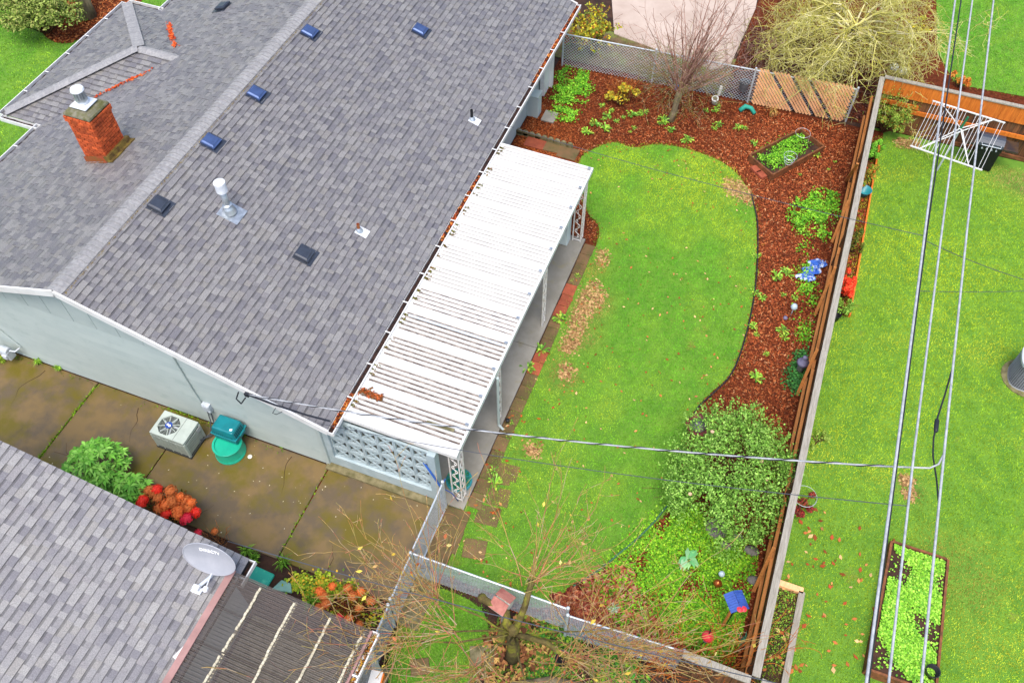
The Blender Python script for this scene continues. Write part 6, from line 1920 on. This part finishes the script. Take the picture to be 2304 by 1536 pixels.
# red roofed bird house on the pollarded tree
mat('red_roof', 'b87a6c', '9a5c52', 6, rough=.7)
mat('white_weather', 'e6e4dc', 'b8b4a4', 10, rough=.8)
bp = G(1130, 1352, 1.5)
bh = thing('bird_house', 'weathered bird house with red roof and white walls in the bare tree', 'bird house', (bp.x, bp.y, 0))
M3 = rotz(math.radians(-14)).to_3x3()
b = MB(); b.box(bp - Vector((0, 0, .14)), (.30, .34, .22), M3); b.build('walls', 'white_weather', bh)
for s_ in (-1, 1):
    b = MB()
    for k in range(4): b.box(bp + M3 @ Vector((0, s_ * (.045 + k * .05), .075 - k * .032)), (.34, .06, .018), M3 @ Matrix.Rotation(-s_ * .55, 3, 'X'))
    b.build('roof', 'red_roof', bh)
b = MB(); b.lathe([(.03, 0), (.03, .012)], bp + M3 @ Vector((0, -.132, -.12)), 12, Matrix.Rotation(PI / 2, 3, 'X')); b.build('entrance', 'plastic_black', bh)
b = MB(); b.bar((bp.x, bp.y, 0), bp - Vector((0, 0, .27)), .06, .06, (1, 0, 0)); b.build('post', 'wood_gray', bh)
# broken terracotta pot and log
p = G(1135, 1425, .35)
b = MB(); b.lathe([(.09, -.33), (.15, -.02), (.165, 0), (.145, 0), (.10, -.2)], p, 16); tag(b.build('broken_pot', 'terracotta'), 'broken terracotta pot under the pollarded tree', 'pot')
p = G(1265, 1480, .3)
b = MB(); b.lathe([(.10, -.28), (.13, .06), (.15, .08), (.12, .07), (.09, -.2)], p, 16); tag(b.build('planter', 'plastic_black'), 'dark round planter below the bare whips', 'planter')
b = MB(); b.tube([G(1150, 1545, .1), G(1240, 1530, .12), G(1320, 1545, .1)], [.1, .09, .08], 10); tag(b.build('log', 'bark', smooth=True), 'dark log on the ground at the bottom edge', 'log')
b = MB(); p = G(1350, 585)
# drain tile and tools by the back fence
p = G(1608, 232)
wt = thing('clay_pipe', 'pale clay drain pipe standing by the bare tree', 'pipe', tuple(p))
b = MB(); b.lathe([(.09, 0), (.09, .24), (.11, .25), (.11, .34), (.07, .34), (.07, .1)], p, 16, Matrix.Rotation(.5, 3, 'X')); b.build('pipe_body', 'white_weather', wt)
b = MB(); b.tube([p + Vector((.05, .1, .25)), p + Vector((.08, .15, .55))], .05, 8); b.build('pipe_neck', 'white_weather', wt)
mat('teal_fabric', '2fa08c', '28907c', 6, rough=.7)
p = G(1680, 252)
b = MB(); b.tube([p + Vector((-.22, -.08, .05)), p + Vector((-.08, .04, .16)), p + Vector((.1, .05, .14)), p + Vector((.26, -.06, .05))], [.07, .08, .07, .06], 8); tag(b.build('garden_gloves', 'teal_fabric', smooth=True), 'teal garden gloves at the foot of the slatted fence', 'gloves')
mat('bucket_grey', '6a6c70', '54565a', 6, rough=.5)
p = G(1665, 228)
b = MB(); b.lathe([(.12, .45), (.16, .75), (.17, .76), (.15, .75), (.11, .5)], p, 16); b.tube([p + Vector((0, .1, 0)), p + Vector((0, .1, .6))], .015, 6); tag(b.build('hanging_bucket', 'bucket_grey'), 'grey bucket hanging on the wire fence post', 'bucket')
mat('ribbon_blue', '2f7ac8', rough=.5)
p = G(1522, 198, .9)
b = MB(); b.tube([p + Vector((-.03, 0, -.09)), p + Vector((.02, 0, 0)), p + Vector((.03, .02, .09))], [.03, .05, .03], 8); tag(b.build('blue_ribbon', 'ribbon_blue', smooth=True), 'bright blue tag tied to the bare tree', 'tag')
# green valve box lids
mat('valve_green', '2fae90', '5ac8a0', 7, lo=.55, hi=.7, rough=.6)
mat('slate_green', '86b0a0', '74a090', 5, rough=.7)
p = G(588, 1300); M3 = rotz(-.05).to_3x3()
b = MB(); b.box((p.x, p.y, .05), (.50, .34, .10), M3); tag(b.build('valve_box', 'valve_green', bevel=.04), 'bright green valve box lid in the planting strip', 'valve box')
p = G(640, 1322)
b = MB(); b.prism([(p.x - .22, p.y - .14), (p.x + .22, p.y - .05), (p.x + .1, p.y + .12), (p.x - .12, p.y + .12)], .0, .08); tag(b.build('slate_stone', 'slate_green', bevel=.02), 'pale green flat stone beside the valve box lid', 'stone')
p = G(1038, 1086)
mat('turf_mat', '3a7a34', '2f5f2a', 12, rough=.9)
b = MB(); b.lathe([(.30, .06), (.30, .12), (.27, .13)], (p.x - .05, p.y, 0), 30); tp_ = thing('grass_tub', 'round green planter of clipped turf behind the scrolled corner post', 'planter', (p.x - .05, p.y, .06)); b.build('tub', 'pot_teal', tp_)
P = NR.normal(size=(1200, 2)); P = P / np.linalg.norm(P, axis=1)[:, None] * .27 * np.sqrt(NR.random((1200, 1)))
blades('turf', P + np.array([[p.x - .05, p.y]]), .05, .02, pick(['3f8a2c', '2f6a24', '56a03a'], 1200), 'grass', .12, tp_)
mat('rope_blue', '2a5aa8', rough=.6)
b = MB(); q = Vector((GXX - .10, 7.56, 0))
b.tube([q + Vector((-.35, .02, 1.75)), q + Vector((-.15, .0, 1.3)), q + Vector((.0, -.02, .95)), q + Vector((.08, .0, 1.15)), q + Vector((.1, .05, 1.3))], .012, 6)
b.tube([q + Vector((-.30, .02, 1.72)), q + Vector((-.1, .02, 1.2)), q + Vector((.02, 0, .93)), q + Vector((.2, .1, .6)), q + Vector((.3, .15, .2))], .012, 6)
tag(b.build('blue_rope', 'rope_blue', smooth=True), 'blue rope tied round the breeze block end pier', 'rope')
b = MB(); p = G(1142, 948, .05); b.lathe([(.05, .02), (.05, .08), (.02, .1)], p, 10); tag(b.build('drain_elbow', 'plastic_black'), 'black drain elbow at the foot of the patio downspout', 'drain')
mat('white_bag', 'e8ecf0', rough=.5)
for px, py, s_ in ((2010, 155, .16), (2030, 165, .14)):
    p = G(px, py); b = MB(); b.lathe([(0, 0), (s_, .03), (s_ * .9, .12), (s_ * .3, .2), (0, .2)], p, 9); tag(b.build('white_bag', 'white_bag', smooth=True), 'pale plastic bag on the ground %s under the mossy tree' % ('farther from' if px == 2010 else 'nearer to') + ' the orange topped fence', 'bag')
